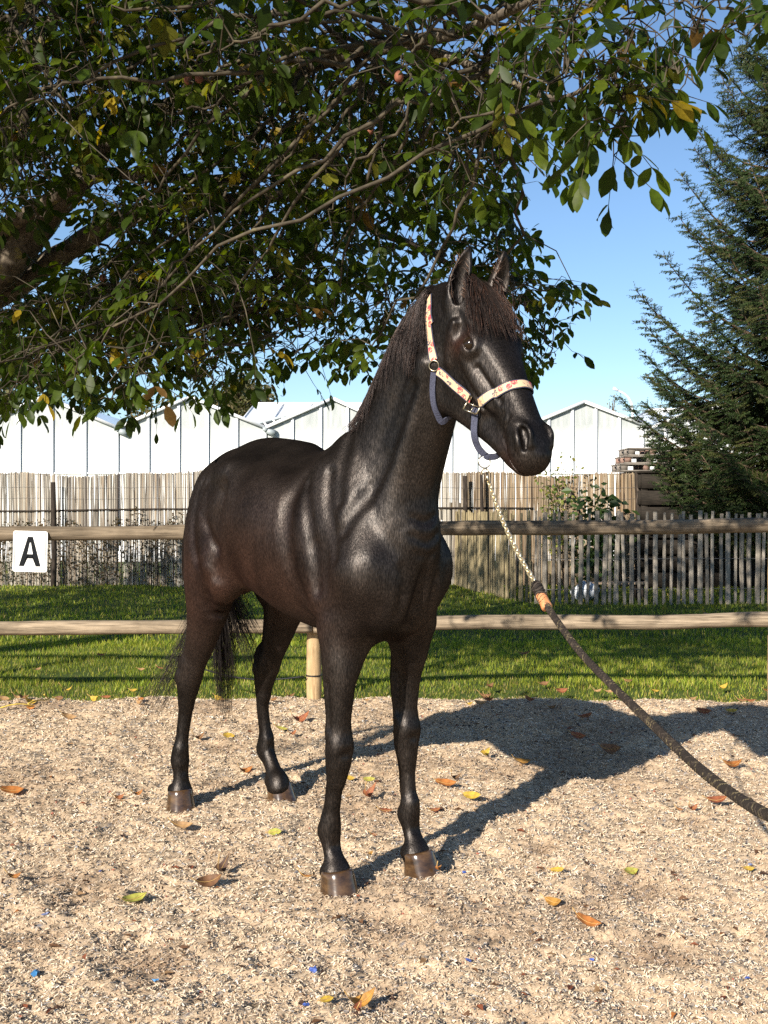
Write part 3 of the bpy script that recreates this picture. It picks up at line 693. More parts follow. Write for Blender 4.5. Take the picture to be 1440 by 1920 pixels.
LIMBS = [  # world points with radius
    ('trunk', [(-4.5, 8.3, -.2, .34), (-4.47, 8.25, .5, .26), (-4.38, 8.15, 1.3, .235), (-4.25, 8.0, 1.95, .23), (-4.1, 7.85, 2.35, .20)]),
    ('limb', [(-4.15, 7.88, 2.2, .16), (-3.4, 7.6, 2.55, .14), *[(*at(x, y, d), r_) for x, y, d, r_ in ((10, 500, 7.3, .125), (90, 400, 7.2, .105), (165, 325, 7.0, .080), (230, 250, 6.8, .058), (330, 195, 6.5, .044), (440, 168, 6.1, .037), (600, 120, 5.5, .033), (690, 92, 5.1, .030), (770, 78, 4.7, .027), (850, 62, 4.4, .024), (920, 35, 4.1, .020), (990, 5, 3.8, .016), (1080, -40, 3.4, .014), (1180, -20, 3.3, .008))]]),
    ('limb', [(-4.15, 7.88, 2.3, .13), (-3.5, 7.7, 2.5, .11), *[(*at(x, y, d), r_) for x, y, d, r_ in ((60, 520, 7.6, .09), (190, 430, 7.5, .07), (300, 390, 7.4, .058), (420, 385, 6.8, .055), (540, 372, 7.0, .045), (640, 400, 7.1, .036), (720, 440, 7.2, .027), (800, 470, 7.3, .018), (880, 520, 7.4, .010))]]),
    ('limb', [(-4.15, 7.88, 2.35, .13), (-3.6, 7.6, 2.9, .09), *[(*at(x, y, d), r_) for x, y, d, r_ in ((-10, 330, 7.2, .07), (50, 190, 7.0, .052), (85, 80, 6.8, .042), (120, -20, 6.5, .034), (180, -120, 6.2, .025), (300, -200, 5.8, .015))]]),
    ('limb', [(-4.15, 7.88, 2.35, .11), (-3.4, 7.6, 2.75, .08), *[(*at(x, y, d), r_) for x, y, d, r_ in ((60, 395, 7.0, .05), (190, 331, 6.7, .036), (262, 333, 6.6, .033), (370, 340, 6.6, .027), (470, 330, 6.5, .022), (560, 300, 6.4, .016), (700, 290, 6.3, .010))]]),
    ('limb', [(-4.15, 7.88, 2.1, .10), (-3.5, 7.8, 2.25, .07), *[(*at(x, y, d), r_) for x, y, d, r_ in ((20, 612, 7.3, .040), (150, 598, 7.2, .030), (270, 590, 7.2, .022), (400, 600, 7.0, .02), (520, 590, 7.1, .013), (620, 600, 7.2, .007))]]),
    ('limb', [*[(*at(x, y, d), r_) for x, y, d, r_ in ((330, 195, 6.5, .036), (400, 105, 6.2, .031), (450, 60, 6.0, .027), (520, 25, 5.7, .022), (600, -30, 5.3, .016), (700, -80, 5.0, .01))]]),
    ('limb', [*[(*at(x, y, d), r_) for x, y, d, r_ in ((470, 160, 6.0, .026), (500, 110, 6.0, .022), (525, 50, 6.0, .018), (560, -30, 5.9, .012))]]),
    ('limb', [*[(*at(x, y, d), r_) for x, y, d, r_ in ((760, 80, 4.75, .020), (800, 95, 4.7, .018), (850, 110, 4.5, .015), (930, 140, 4.2, .013), (1010, 180, 3.9, .011), (1060, 185, 3.6, .008), (1130, 150, 3.35, .005))]]),
    ('limb', [(-4.15, 7.88, 2.3, .13), (-3.6, 5.9, 3.2, .1), (-3.9, 5.2, 4.0, .07), (-4.2, 4.6, 4.5, .04)]),
    ('limb', [(-4.15, 7.88, 2.3, .14), (-3.0, 6.9, 3.4, .11), (-2.6, 7.2, 4.4, .08), (-2.2, 7.6, 5.3, .04)]),
    ('limb', [(-4.15, 7.88, 2.3, .13), (-2.6, 6.0, 3.5, .1), (-1.8, 5.4, 4.3, .07), (-.8, 4.8, 4.8, .04), (.2, 4.4, 5.0, .015)]),
    ('limb', [(-4.15, 7.88, 2.2, .12), (-4.3, 6.9, 3.0, .09), (-5.4, 7.2, 3.5, .06), (-6.4, 7.4, 3.7, .03)]),
    ('limb', [(-4.15, 7.88, 2.1, .11), (-3.6, 7.6, 2.9, .08), (-3.7, 8.8, 3.5, .05), (-3.6, 9.8, 3.7, .02)]),
]
LIMBS = [(l[0], l[1]) if len(l) == 2 else ('limb', l[0] if not isinstance(l[0], str) else l[1]) for l in LIMBS]
SK = []; SR_ = []; SD = []
for name, pts in LIMBS:
    C = catmull_np(np.array(pts, float), 8)
    wob = np.stack([vnoise(C[:, 0]*3, C[:, 2]*3, s)-.5 for s in (1, 2, 3)], -1)*np.clip(C[:, 3:4]*.9, 0, .05)
    rr = C[:, 3]*(1+.22*(vnoise(C[:, 0]*9, C[:, 2]*9+C[:, 1]*5, 9)-.5)); P = C[:, :3]+wob
    V, Q = tube_mesh(P, rr, 14 if C[0, 3] > .06 else 9)
    part(name, V, Q, m_bark, walnut)
    SK.append(P); SR_.append(rr); SD.append(np.gradient(P, axis=0))
SKP = np.concatenate(SK); SKR = np.concatenate(SR_); SKD = np.concatenate(SD); SKD /= np.linalg.norm(SKD, axis=1)[:, None]

# where the foliage hangs: cells of the view volume with a density, each with its own distance and thickness
DENS = {40: '999998658799997544', 120: '999999888899996200', 200: '999999999999757400', 280: '999999899998402000', 360: '999987899997300000',
        440: '7999999974573000 0', 520: '999999876346500000', 600: '999987655543460000', 680: '999876444400030000', 760: '544332000000000000', 815: '000000000000000000'}
r = np.random.default_rng(123)
SH = []
BL = catmull_np(np.array([(425, 174), (520, 150), (600, 120), (700, 90), (780, 76), (860, 58), (960, 14)], float), 8)
def BARE(px, py): return np.hypot(BL[:, 0]-px, BL[:, 1]-py).min()      # stretches of bough left open
BL2 = np.concatenate([catmull_np(np.array(q, float), 8) for q in ([(-10, 520), (40, 455), (90, 400), (165, 325), (215, 268)], [(60, 520), (120, 478), (190, 430)])])
def BARE2(px, py): return np.hypot(BL2[:, 0]-px, BL2[:, 1]-py).min()
def depth_for(px, py):
    if py < 200: d = 3.3 if px > 1050 else (4.6 if px > 700 else (5.4 if px > 420 else 6.2))
    elif py < 400: d = 5.4 if px > 800 else 6.4
    elif py < 560: d = 7.4 if px > 700 else 7.0
    else: d = 6.9 if px < 420 else 7.5
    if 1000 < px < 1320 and py < 320: d = 3.15
    return d
for y, row in DENS.items():
    for k, ch in enumerate(row.replace(' ', '0')[:18]):
        den = int(ch)
        if den == 0: continue
        x = 40+80*k; d0 = depth_for(x, y)
        n = den*(.150 if not (y > 560 and x < 480) else .21)*d0**1.62 * (1.0 if den < 8 else 1.3)
        n = int(n)+(r.random() < n-int(n))
        for _ in range(n):
            d = d0*(1 if d0 < 3.5 or r.random() < .62 else r.uniform(.76, .94))+r.normal(0, .42 if d0 > 3.5 else .12)*(1+.10*d0)*.8
            px = x+r.uniform(-46, 46)-(50 if x > 950 and y > 300 else 0); py = y+r.uniform(-46, 38)-(55 if y > 700 else (38 if y > 560 else 10))
            p = at(px, py, d)
            if BARE(px, py) < 26 and d < 5.6: continue
            if BARE2(px, py) < 44 and d < 7.7 and r.random() < .93: continue
            if p[1]+1.82*p[2] < 7.55: p[1] = 7.55-1.82*p[2]+r.uniform(0, .3)
            SH.append((*p, 1.0))
# the tuft hanging against the sky at the upper right, and odd dangling sprays
for px, py, d, n in ((1165, 165, 3.1, 7), (1225, 165, 3.05, 5), (1120, 225, 3.1, 4), (1250, 60, 3.1, 4), (1400, 30, 3.1, 4), (1290, 20, 3.2, 3), (1060, 60, 3.4, 5), (370, 150, 4.6, 3), (620, 320, 5.0, 2), (975, 640, 7.4, 6), (985, 590, 7.4, 6), (965, 535, 7.4, 6), (940, 490, 7.3, 6), (985, 680, 7.4, 4), (930, 440, 7.2, 5), (960, 610, 7.3, 5), (510, 660, 7.5, 4), (595, 690, 7.5, 4), (660, 670, 7.5, 3), (425, 700, 7.2, 4), (265, 755, 6.9, 3), (55, 750, 6.9, 3), (20, 745, 6.9, 2)):
    for _ in range(n):
        SH.append((*at(px+r.normal(0, 22), py+r.normal(0, 18), d+r.normal(0, .08)), 1.0))
NVIS = len(SH)
# unseen crown above, behind and to the left, shaped for the shade it casts
for _ in range(17000):
    a = r.uniform(0, 2*math.pi); q = math.sqrt(r.random()); u = r.random()
    p = np.array([-4.0+6.4*q*math.cos(a), 7.4+5.6*q*math.sin(a), 0]); zlo = CAM_H+.49*p[1]+.05
    roof = 6.9-1.6*q*q
    if abs(p[0]) < .36*p[1]+.15: z = zlo+u*max(.1, roof-zlo)
    else: z = 2.5+u*(roof-2.5)
    ysh = p[1]+1.78*z; xsh = p[0]+1.11*z
    if z > roof or p[1] > 13 or p[0] > 1.3 or ysh < 8.0: continue
    if ysh > 18.4+.5*math.sin(xsh*1.7)+r.normal(0, .3): continue
    if ysh < (11.6 if xsh < -.6 else (10.6 if xsh < .3 else 9.2))+.5*math.sin(xsh*2.1)+r.normal(0, .25) and xsh < .36*ysh+.2: continue  # leaves left out where their shade would fall on the sunlit lawn
    SH.append((p[0], p[1], z, 1.35))
SH = np.array(SH)
# branchlets: cluster the sprays, join each cluster to the nearest bough
def clusters(P, k, it=6):
    c = P[r.choice(len(P), k, replace=False)].copy()
    for _ in range(it):
        lab = np.concatenate([((q[:, None]-c[None])**2).sum(-1).argmin(1) for q in np.array_split(P, 8)])
        for i in range(k):
            m = lab == i
            if m.any(): c[i] = P[m].mean(0)
    return c, lab
cen, lab = clusters(SH[:NVIS, :3], 300)
mb = MB(); tw = MB()
BP = []
for i, c in enumerate(cen):
    dd = np.linalg.norm(SKP-c, axis=1)+.5*np.maximum(0, SKP[:, 2]-c[2]-.6); j = int(dd.argmin()); a = SKP[j]; L = np.linalg.norm(c-a)
    m = a+(c-a)*.5+SKD[j]*L*.16+r.normal(0, .04, 3)*L+np.array([0, 0, .08*L])
    C = catmull_np(np.array([a, m, c, c+(c-m)*.35-np.array([0, 0, .05])]), 6)
    kink = r.normal(0, .014, C.shape); kink[0] = 0; C = C+kink
    r0 = min(SKR[j]*.8, .006+.011*L)
    mb.tube(C, np.linspace(min(r0, .013), .0024, len(C)), 6); BP.append(C)
mb.part('branchlets', m_btwig, walnut, kind='stuff')
# sprays (compound leaves) with leaflets
leaf_V = np.array([(0, 0, 0), (.28, -.14, .024), (.28, 0, 0), (.28, .14, .024), (.58, -.19, .022), (.60, 0, -.012), (.58, .19, .022), (.85, -.115, .0), (.86, 0, -.03), (.85, .115, .0), (1, 0, -.075)])*np.array([1, 1.25, 1])
leaf_T = np.array([(0, 1, 2), (0, 2, 3), (7, 10, 8), (8, 10, 9)]); leaf_Q = np.array([(1, 4, 5, 2), (2, 5, 6, 3), (4, 7, 8, 5), (5, 8, 9, 6)])
m_wal = Mat('walnut_leaf', .44, .14); wc = m_wal.attr('col').outputs['Color']
vein = m_wal.ramp(m_wal.noise(m_wal.pos(), 60, 3), [(.35, (.82, .82, .8)), (.65, (1.12, 1.12, 1.05))])
wc = m_wal.mix(wc, vein, 1.0, 'MULTIPLY'); m_wal.color(wc); m_wal.translucent(m_wal.mix(wc, (2.8, 2.8, .5), 1.0, 'MULTIPLY'), .34)
LV = []; LC = []; LP = []; LS = []; FV = []; FC = []
PAL = np.array([(.024, .041, .005), (.036, .057, .006), (.018, .031, .004), (.058, .080, .009), (.11, .108, .015), (.20, .145, .015), (.11, .062, .02)])
for q in range(len(SH)):
    p = SH[q, :3]; big = SH[q, 3]
    if q < NVIS: B = BP[lab[q]]; j = int(((B-p)**2).sum(1).argmin()); a = B[j]; out = p-a
    else: out = r.normal(0, .3, 3)
    L = np.linalg.norm(out)+1e-6
    vis = q < NVIS
    if vis: tw.tube(np.array([a, a+out*.5+r.normal(0, .02, 3)+np.array([0, 0, .03]), p]), [.0035, .003, .0022], 3, cap=False)
    d = unit(out/L*.6+np.array([r.normal(0, .55), r.normal(0, .55), -.30+r.normal(0, .25)]))
    side = np.cross(d, (0, 0, 1.)); side = unit(side+r.normal(0, .12, 3)); up = np.cross(side, d)
    npair = r.integers(1, 4); rl = r.uniform(.11, .20)*big*(.75+.12*npair); size = r.uniform(.064, .104)*big*(.88 if p[1] < 5 else 1)
    K = np.linspace(0, 1, 5)[:, None]; rach = p+d*rl*K-np.array([0, 0, 1])*.05*rl*4*K*K*.35
    if vis: tw.tube(rach[::2], [.0020, .0016, .001], 3, cap=False)
    tone = PAL[r.choice(7, p=[.33, .26, .21, .13, .045, .013, .012])]
    slots = [(1.0, 0)]+[(t_, s) for t_ in np.linspace(.30, .88, npair) for s in (-1, 1)]
    for t_, s in slots:
        if r.random() < .06: continue
        o = p+d*rl*t_-np.array([0, 0, 1])*.05*rl*4*t_*t_*.35
        ld = d if s == 0 else unit(d*.55+side*s*.85)
        ld = unit(ld+np.array([0, 0, -.38-.5*r.random()])+r.normal(0, .16, 3))
        ls = np.cross(ld, up+r.normal(0, .35, 3)); ls = unit(ls); lu = np.cross(ls, ld)
        sz = size*(1.15 if s == 0 else .7+.35*t_)*r.uniform(.85, 1.12)
        if not vis:
            FV.append(o+sz*np.array([[0, 0], [.45, .30], [1, 0], [.45, -.30]]) @ np.array([ld, ls])); FC.append(tone); continue
        curl = r.uniform(.5, 2.2); lv = leaf_V*np.array([1, r.uniform(.85, 1.15), curl])
        LV.append(o+sz*(lv[:, :1]*ld+lv[:, 1:2]*ls+lv[:, 2:]*lu))
        LC.append(np.clip(tone*r.uniform(.72, 1.3), 0, 1)); LP.append(o+ld*sz*.5); LS.append(sz)
tw.part('twigs', m_btwig, walnut, kind='stuff')
LV = np.array(LV); LC = np.array(LC); LP = np.array(LP); LS = np.array(LS)
ipx = 720+FPX*LP[:, 0]/LP[:, 1]; ipy = HORIZON-FPX*(LP[:, 2]-CAM_H)/LP[:, 1]
inside = (ipx > 5) & (ipx < 1435) & (ipy > 5) & (ipy < 900)
score = np.where(inside, LS/LP[:, 1], 0); order = np.argsort(-score)
near, rest = order[:300], order[300:]
def leaves(name, idx, kind=None):
    n = len(idx); V = LV[idx].reshape(-1, 3); b = np.arange(n)[:, None, None]*11
    return part(name, V, [(b+leaf_Q[None]).reshape(-1, 4), (b+leaf_T[None]).reshape(-1, 3)], m_wal, walnut, col=np.repeat(LC[idx], 11, 0), kind=kind)
leaves('foliage', rest, 'stuff')
FV = np.array(FV); part('foliage', FV.reshape(-1, 3), np.arange(len(FV)*4).reshape(-1, 4), m_wal, walnut, col=np.repeat(np.array(FC), 4, 0), kind='stuff')
for i in near: leaves('leaf', np.array([i]))
m_husk = Mat('walnut_husk', .75, .25); m_husk.color(m_husk.ramp(m_husk.noise(m_husk.pos(), 30, 4), [(.35, (.10, .035, .02)), (.6, (.26, .10, .06)), (.75, (.05, .03, .02))]))
for px, py, d in ((354, 152, 4.55), (374, 149, 4.55), (748, 146, 4.0), (694, 246, 5.0), (193, 522, 5.9), (360, 640, 6.6)):
    c = at(px, py, d); a = np.arange(12)*2*math.pi/12; V = []
    for b in np.linspace(-1.45, 1.45, 8): V += [(c[0]+.018*math.cos(b)*math.cos(x)*(1+.1*math.sin(3*x)), c[1]+.018*math.cos(b)*math.sin(x), c[2]+.022*math.sin(b)) for x in a]
    i = np.arange(7)[:, None]*12; j = np.arange(12)[None]; Q = np.stack([i+j, i+(j+1) % 12, i+12+(j+1) % 12, i+12+j], -1).reshape(-1, 4)
    part('husk', np.array(V), Q, m_husk, walnut)

# ------------------------------------------------------------------ spruce on the right
m_sbark = Mat('spruce_bark', .95, .15); m_sbark.color(m_sbark.ramp(m_sbark.noise(m_sbark.pos(), 20, 5, .7), [(.35, (.05, .035, .025)), (.65, (.17, .12, .08))]))
m_ndl = Mat('spruce_needles', .6, .15); m_ndl.color(m_ndl.attr('col').outputs['Color'])
def spruce(name, label, base, H, limbs, seed, rmax, pale):
    r = np.random.default_rng(seed); t = thing(name, label, 'tree', tuple(base))
    z = np.linspace(-.1, H, 24); V, Q = tube_mesh(np.stack([base[0]+.03*np.sin(z), np.full(24, base[1]), z], -1), np.linspace(.17, .015, 24), 10); part('trunk', V, Q, m_sbark, t)
    NV = []; NC = []
    def brush(p, d, L, col):
        n = max(8, int(L/.0100)); u = np.linspace(0, 1, n); ang = np.arange(n)*2.4+r.uniform(0, 6)
        s = np.cross(d, (0.02, .03, 1.)); s = s/np.linalg.norm(s); w = np.cross(d, s)
        rad = np.cos(ang)[:, None]*s+np.sin(ang)[:, None]*w
        o = p+d*L*u[:, None]; ln = r.uniform(.023, .034, n)[:, None]*(1-.35*u[:, None]**3)
        tip = o+(rad*.85+d*.62)*ln; tang = np.cross(rad, d)*.0082
        NV.append(np.stack([o-tang+d*.001, o+tang, tip], 1)); NC.append(np.repeat(col[None]*r.uniform(.8, 1.2, (n, 1)), 3, 0))
    SM = MB()
    for (zb, az, Lg, rise) in limbs:
        d = np.array([math.cos(az), math.sin(az), 0]); q = np.linspace(0, 1, 12)[:, None]
        C = np.array([base[0], base[1], zb])+d*Lg*q+np.array([0, 0, 1])*Lg*(rise*q-(.34)*q*(1-q)*1.5+.10*q**3)
        C[:, :2] += (np.sin(q*4+zb)*.03)*np.array([-d[1], d[0]])
        V, Q = tube_mesh(C, np.linspace(.008+.013*Lg, .004, 12), 6); part('branch', V, Q, m_sbark, t)
        nsub = int(10+Lg*15)
        side = np.array([-d[1], d[0], 0])
        for k in range(nsub):
            u = .14+.86*(k+.5)/nsub; f = u*11; i = min(int(f), 10); p = C[i]+(C[i+1]-C[i])*(f-i); td = unit(C[i+1]-C[i])
            sg = 1 if k % 2 else -1
            l2 = (.10+.42*Lg*.42*(1-u)**.75)*r.uniform(.7, 1.2)
            sd = unit(td*.62+side*sg*.75+np.array([0, 0, -.26-.25*(1-u)+.22*(u > .8)])+r.normal(0, .12, 3))
            col = np.array([(.024, .040, .011), (.032, .050, .014), (.019, .031, .010), (.055, .062, .018)][r.choice(4, p=[.4, .25, .2, .15])])*pale
            E = p+sd*l2+np.array([0, 0, -.18*l2]); SM.tube([p, p+sd*l2*.5, E], [.0045, .0035, .002], 4, cap=False)
            nt = max(3, int(l2/.024))
            for j in range(nt):
                w = (j+.6)/nt; o = p+(E-p)*w; s2 = 1 if j % 2 else -1
                q2 = np.cross(sd, (0, 0, 1.)); q2 = q2/np.linalg.norm(q2)
                dd = unit(sd*.70+q2*s2*.62+np.array([0, 0, -.34])+r.normal(0, .16, 3))
                brush(o, dd, r.uniform(.075, .15)*(1.05-.35*w), col)
            brush(p+(E-p)*.35, unit(E-p), l2*.65+.06, col)
        for k in range(7):                                       # upright shoots at the tip
            p = C[-1]-(C[-1]-C[-2])*r.random()*1.5; brush(p, unit(C[-1]-C[-2]+np.array([0, 0, .5])+r.normal(0, .4, 3)), r.uniform(.10, .17), np.array([.07, .085, .04])*pale)
    SM.part('side_twigs', m_sbark, t, kind='stuff')
    V = np.concatenate(NV).reshape(-1, 3); part('needles', V, np.arange(len(V)).reshape(-1, 3), m_ndl, t, col=np.concatenate(NC), smooth=False, kind='stuff')
    return t
sb = at(1500, 1000, 16.0); r = np.random.default_rng(55); limbs = []
for k in range(104):
    z = 1.25+7.6*(k/104)**1.0; L = (2.85-.22*z)*r.uniform(.75, 1.05); az = r.uniform(math.radians(150 if z < 2.4 else 95), math.radians(275)) if k % 8 else r.uniform(-1.5, 1.5)
    limbs.append((z, az, max(.5, L), r.uniform(.05, .30)))
# boughs whose tips show against the sky
def bough(px, py, zb, dy=-.3):
    tip = at(px, py, sb[1]+dy); L = math.hypot(tip[0]-sb[0], dy); zb = 1.35+(zb-1.35)*1.21+.1; return (zb, math.atan2(dy, tip[0]-sb[0]), L, (tip[2]-zb)/L-.10)
limbs += [bough(1162, 745, 1.75), bough(1190, 545, 2.9), bough(1200, 600, 2.6, -.6), bough(1268, 405, 3.7), bough(1205, 660, 2.2, .3), bough(1222, 700, 2.0, -.5), bough(1278, 205, 4.9), bough(1325, 80, 5.8), bough(1275, 330, 4.2, -.5), bough(1240, 480, 3.3, -.7), bough(1385, 50, 6.2, .2), bough(1345, 130, 5.4, -.5), bough(1230, 870, 1.2, -.5), bough(1260, 790, 1.6, -.8), bough(1290, 900, 1.0, -.9), bough(1300, 280, 4.5, -.2), bough(1330, 620, 2.4, -1.1), bough(1350, 450, 3.4, -1.0), bough(1380, 760, 1.7, -1.2), bough(1400, 300, 4.3, -.9), bough(1225, 835, 1.5, -.2), bough(1215, 800, 1.7, .1), bough(1235, 905, 1.15, -.4), bough(1265, 935, 1.0, -.7), bough(1255, 880, 1.25, .2), bough(1300, 945, .95, -1.0), bough(1285, 850, 1.4, -1.0), bough(1330, 900, 1.1, -1.3), bough(1340, 930, 1.0, -1.1), bough(1240, 760, 1.9, -.4), bough(1230, 720, 2.2, .2), bough(1320, 800, 1.6, -1.2), bough(1250, 650, 2.5, -.8), bough(1235, 590, 2.8, .1), bough(1300, 560, 3.0, -1.0), bough(1375, 945, .95, -1.2)]
spruce('spruce_tree', 'tall dark spruce at the right edge with drooping needled boughs', (sb[0], sb[1], 0), 11.0, limbs, 56, 2.2, 1.0)
# ------------------------------------------------------------------ distance-field sculpting kit
class Field:
    def __init__(self, xs, ys, zs):
        self.ax = [np.asarray(a, np.float32) for a in (xs, ys, zs)]
        self.D = np.full([len(a) for a in self.ax], 0.6, np.float32)
    def box(self, lo, hi):
        sl = []
        for a, l, h in zip(self.ax, lo, hi):
            i0 = int(np.searchsorted(a, l)); i1 = int(np.searchsorted(a, h))
            sl.append(slice(i0, max(i1, i0)))
        return tuple(sl)
    def coords(self, sl):
        return (self.ax[0][sl[0]][:, None, None], self.ax[1][sl[1]][None, :, None], self.ax[2][sl[2]][None, None, :])
    def blend(self, sl, d, k, mode='add'):
        A = self.D[sl]
        if mode == 'sub':
            A = -A
        if k <= 0:
            r = np.minimum(A, d)
        else:
            h = np.clip(0.5 + 0.5*(A-d)/k, 0, 1)
            r = A*(1-h) + d*h - k*h*(1-h)
        self.D[sl] = -r if mode == 'sub' else r
    def ell(self, c, r, k=0.03, axes=None, mode='add'):
        """ellipsoid; axes = three unit vectors (rows) for the radii"""
        c = np.asarray(c, float); r = np.asarray(r, float)
        m = max(r) + k + 0.03
        sl = self.box(c-m, c+m)
        X, Y, Z = self.coords(sl)
        X, Y, Z = X-c[0], Y-c[1], Z-c[2]
        if axes is None:
            q = (X, Y, Z)
        else:
            q = [X*np.float32(a[0])+Y*np.float32(a[1])+Z*np.float32(a[2]) for a in axes]
        k0 = np.sqrt(sum((q[i]/np.float32(r[i]))**2 for i in range(3)))
        k1 = np.sqrt(sum((q[i]/np.float32(r[i]**2))**2 for i in range(3)))+1e-6
        self.blend(sl, k0*(k0-1)/k1, k, mode)
    def tube(self, pts, k=0.03, side=(0, 1, 0), n=5, mode='add', smooth=True):
        """pts rows: x,y,z,a,b ; b = half width along `side`, a = half width across it"""
        P = np.asarray(pts, float)
        if smooth and len(P) > 2:
            P = catmull(P, n)
        side = np.asarray(side, float)
        R = P[:, 3:5].max() + k + 0.03
        lo = (P[:, :3]-P[:, 3:5].max(1)[:, None]).min(0)-k-0.03
        hi = (P[:, :3]+P[:, 3:5].max(1)[:, None]).max(0)+k+0.03
        sl = self.box(lo, hi)
        shp = self.D[sl].shape
        if 0 in shp: return
        T = np.full(shp, 0.6, np.float32)
        for p0, p1 in zip(P[:-1], P[1:]):
            m = max(p0[3], p0[4], p1[3], p1[4])+k+0.03
            s2 = self.box(np.minimum(p0[:3], p1[:3])-m, np.maximum(p0[:3], p1[:3])+m)
            loc = tuple(slice(a.start-b.start, a.stop-b.start) for a, b in zip(s2, sl))
            loc = tuple(slice(max(x.start, 0), max(x.stop, 0)) for x in loc)
            s2 = tuple(slice(b.start+x.start, min(b.start+x.stop, b.stop)) for x, b in zip(loc, sl))
            loc = tuple(slice(x.start-b.start, x.stop-b.start) for x, b in zip(s2, sl))
            X, Y, Z = self.coords(s2)
            d = p1[:3]-p0[:3]; L = np.linalg.norm(d)
            if L < 1e-6: continue
            t = d/L
            sd = side-t*side.dot(t); sd /= np.linalg.norm(sd)
            up = np.cross(t, sd)
            X, Y, Z = X-np.float32(p0[0]), Y-np.float32(p0[1]), Z-np.float32(p0[2])
            f = np.float32
            u = X*f(t[0])+Y*f(t[1])+Z*f(t[2])
            v = X*f(up[0])+Y*f(up[1])+Z*f(up[2])
            w = X*f(sd[0])+Y*f(sd[1])+Z*f(sd[2])
            tt = np.clip(u/f(L), 0, 1)
            u = u-tt*f(L)
            a = f(p0[3])+tt*f(p1[3]-p0[3]); b = f(p0[4])+tt*f(p1[4]-p0[4])
            c = np.minimum(a, b)
            k0 = np.sqrt((v/a)**2+(w/b)**2+(u/c)**2)
            k1 = np.sqrt((v/a**2)**2+(w/b**2)**2+(u/c**2)**2)+f(1e-6)
            T[loc] = np.minimum(T[loc], k0*(k0-1)/k1)
        self.blend(sl, T, k, mode)
    def surface(self):
        """naive surface nets -> verts, quads"""
        D = self.D; S = D < 0
        nx, ny, nz = D.shape
        c = np.zeros((nx-1, ny-1, nz-1), np.uint8)
        for i in (0, 1):
            for j in (0, 1):
                for k in (0, 1):
                    c += S[i:nx-1+i, j:ny-1+j, k:nz-1+k]
        act = np.argwhere((c > 0) & (c < 8))
        idx = np.full(c.shape, -1, np.int32); idx[tuple(act.T)] = np.arange(len(act))
        acc = np.zeros((len(act), 3)); cnt = np.zeros(len(act))
        cs = [(i, j, k) for i in (0, 1) for j in (0, 1) for k in (0, 1)]
        val = {o: D[act[:, 0]+o[0], act[:, 1]+o[1], act[:, 2]+o[2]].astype(float) for o in cs}
        for o in cs:
            for ax in range(3):
                if o[ax]: continue
                q = list(o); q[ax] = 1; q = tuple(q)
                d0, d1 = val[o], val[q]
                m = (d0 < 0) != (d1 < 0)
                t = np.where(m, d0/np.where(m, d0-d1, 1), 0)
                pos = np.tile(np.array(o, float), (len(act), 1)); pos[:, ax] += t
                acc[m] += pos[m]; cnt[m] += 1
        g = act+acc/cnt[:, None]
        V = np.stack([np.interp(g[:, i], np.arange(len(self.ax[i])), self.ax[i]) for i in range(3)], 1)
        Q = []
        for ax in range(3):
            a, b = (ax+1) % 3, (ax+2) % 3
            s0 = [slice(None)]*3; s1 = [slice(None)]*3
            s0[ax] = slice(0, -1); s1[ax] = slice(1, None)
            E = np.argwhere(S[tuple(s0)] != S[tuple(s1)])
            E = E[(E[:, a] > 0) & (E[:, b] > 0) & (E[:, a] < D.shape[a]-1) & (E[:, b] < D.shape[b]-1)]
            ins = S[tuple(s0)][tuple(E.T)]
            def cell(da, db):
                e = E.copy(); e[:, a] -= da; e[:, b] -= db
                return idx[tuple(e.T)]
            q = np.stack([cell(1, 1), cell(0, 1), cell(0, 0), cell(1, 0)], 1)
            q[~ins] = q[~ins][:, ::-1]
            Q.append(q)
        return V, np.concatenate(Q)

def catmull(P, n):
    P = np.asarray(P, float)
    E = np.concatenate([[2*P[0]-P[1]], P, [2*P[-1]-P[-2]]])
    out = []
    for i in range(1, len(E)-2):
        p0, p1, p2, p3 = E[i-1], E[i], E[i+1], E[i+2]
        for t in np.arange(n)/n:
            out.append(0.5*((2*p1)+(p2-p0)*t+(2*p0-5*p1+4*p2-p3)*t*t+(3*p1-p0-3*p2+p3)*t**3))
    out.append(E[-2])
    return np.array(out)
# ------------------------------------------------------------------ the horse: anatomy in its own frame
# s = forward, l = to its left, z = up; origin on the ground midway between the front hooves
HO = np.array([0.0, 3.725, 0.0]); HD = np.array([.554, -.8325, 0]); HL = np.array([.8325, .554, 0])
def horse_world(p):
    p = np.asarray(p, float)
    return HO + p[..., 0:1]*HD + p[..., 1:2]*HL + p[..., 2:3]*np.array([0, 0, 1.])
def to_local_dir(d):
    return np.array([d @ HD, d @ HL, d[2]])
def head_frame(yaw, pit, rol):
    e = np.array([math.sin(yaw), -math.cos(yaw), 0]); z = np.array([0, 0, 1.])
    u = -math.cos(pit)*z+math.sin(pit)*e; v = math.cos(pit)*e+math.sin(pit)*z; w = np.cross(v, u)
    c, s = math.cos(rol), math.sin(rol)
    return u, c*v+s*w, -s*v+c*w
_u, _v, _w = head_frame(math.radians(33), math.radians(33), math.radians(-2))
_t = math.radians(1.0)
HU, HV, HW = [to_local_dir(a) for a in (_u*math.cos(_t)-_w*math.sin(_t), _v, _w*math.cos(_t)+_u*math.sin(_t))]
HP = np.array([(np.array([.297, 3.340, 0])-HO) @ HD, (np.array([.297, 3.340, 0])-HO) @ HL, 2.03]); HS = 1.04
def hp(u, v, w):
    return HP+HS*(u*HU+v*HV+w*HW)
HAX = (HU, HV, HW)

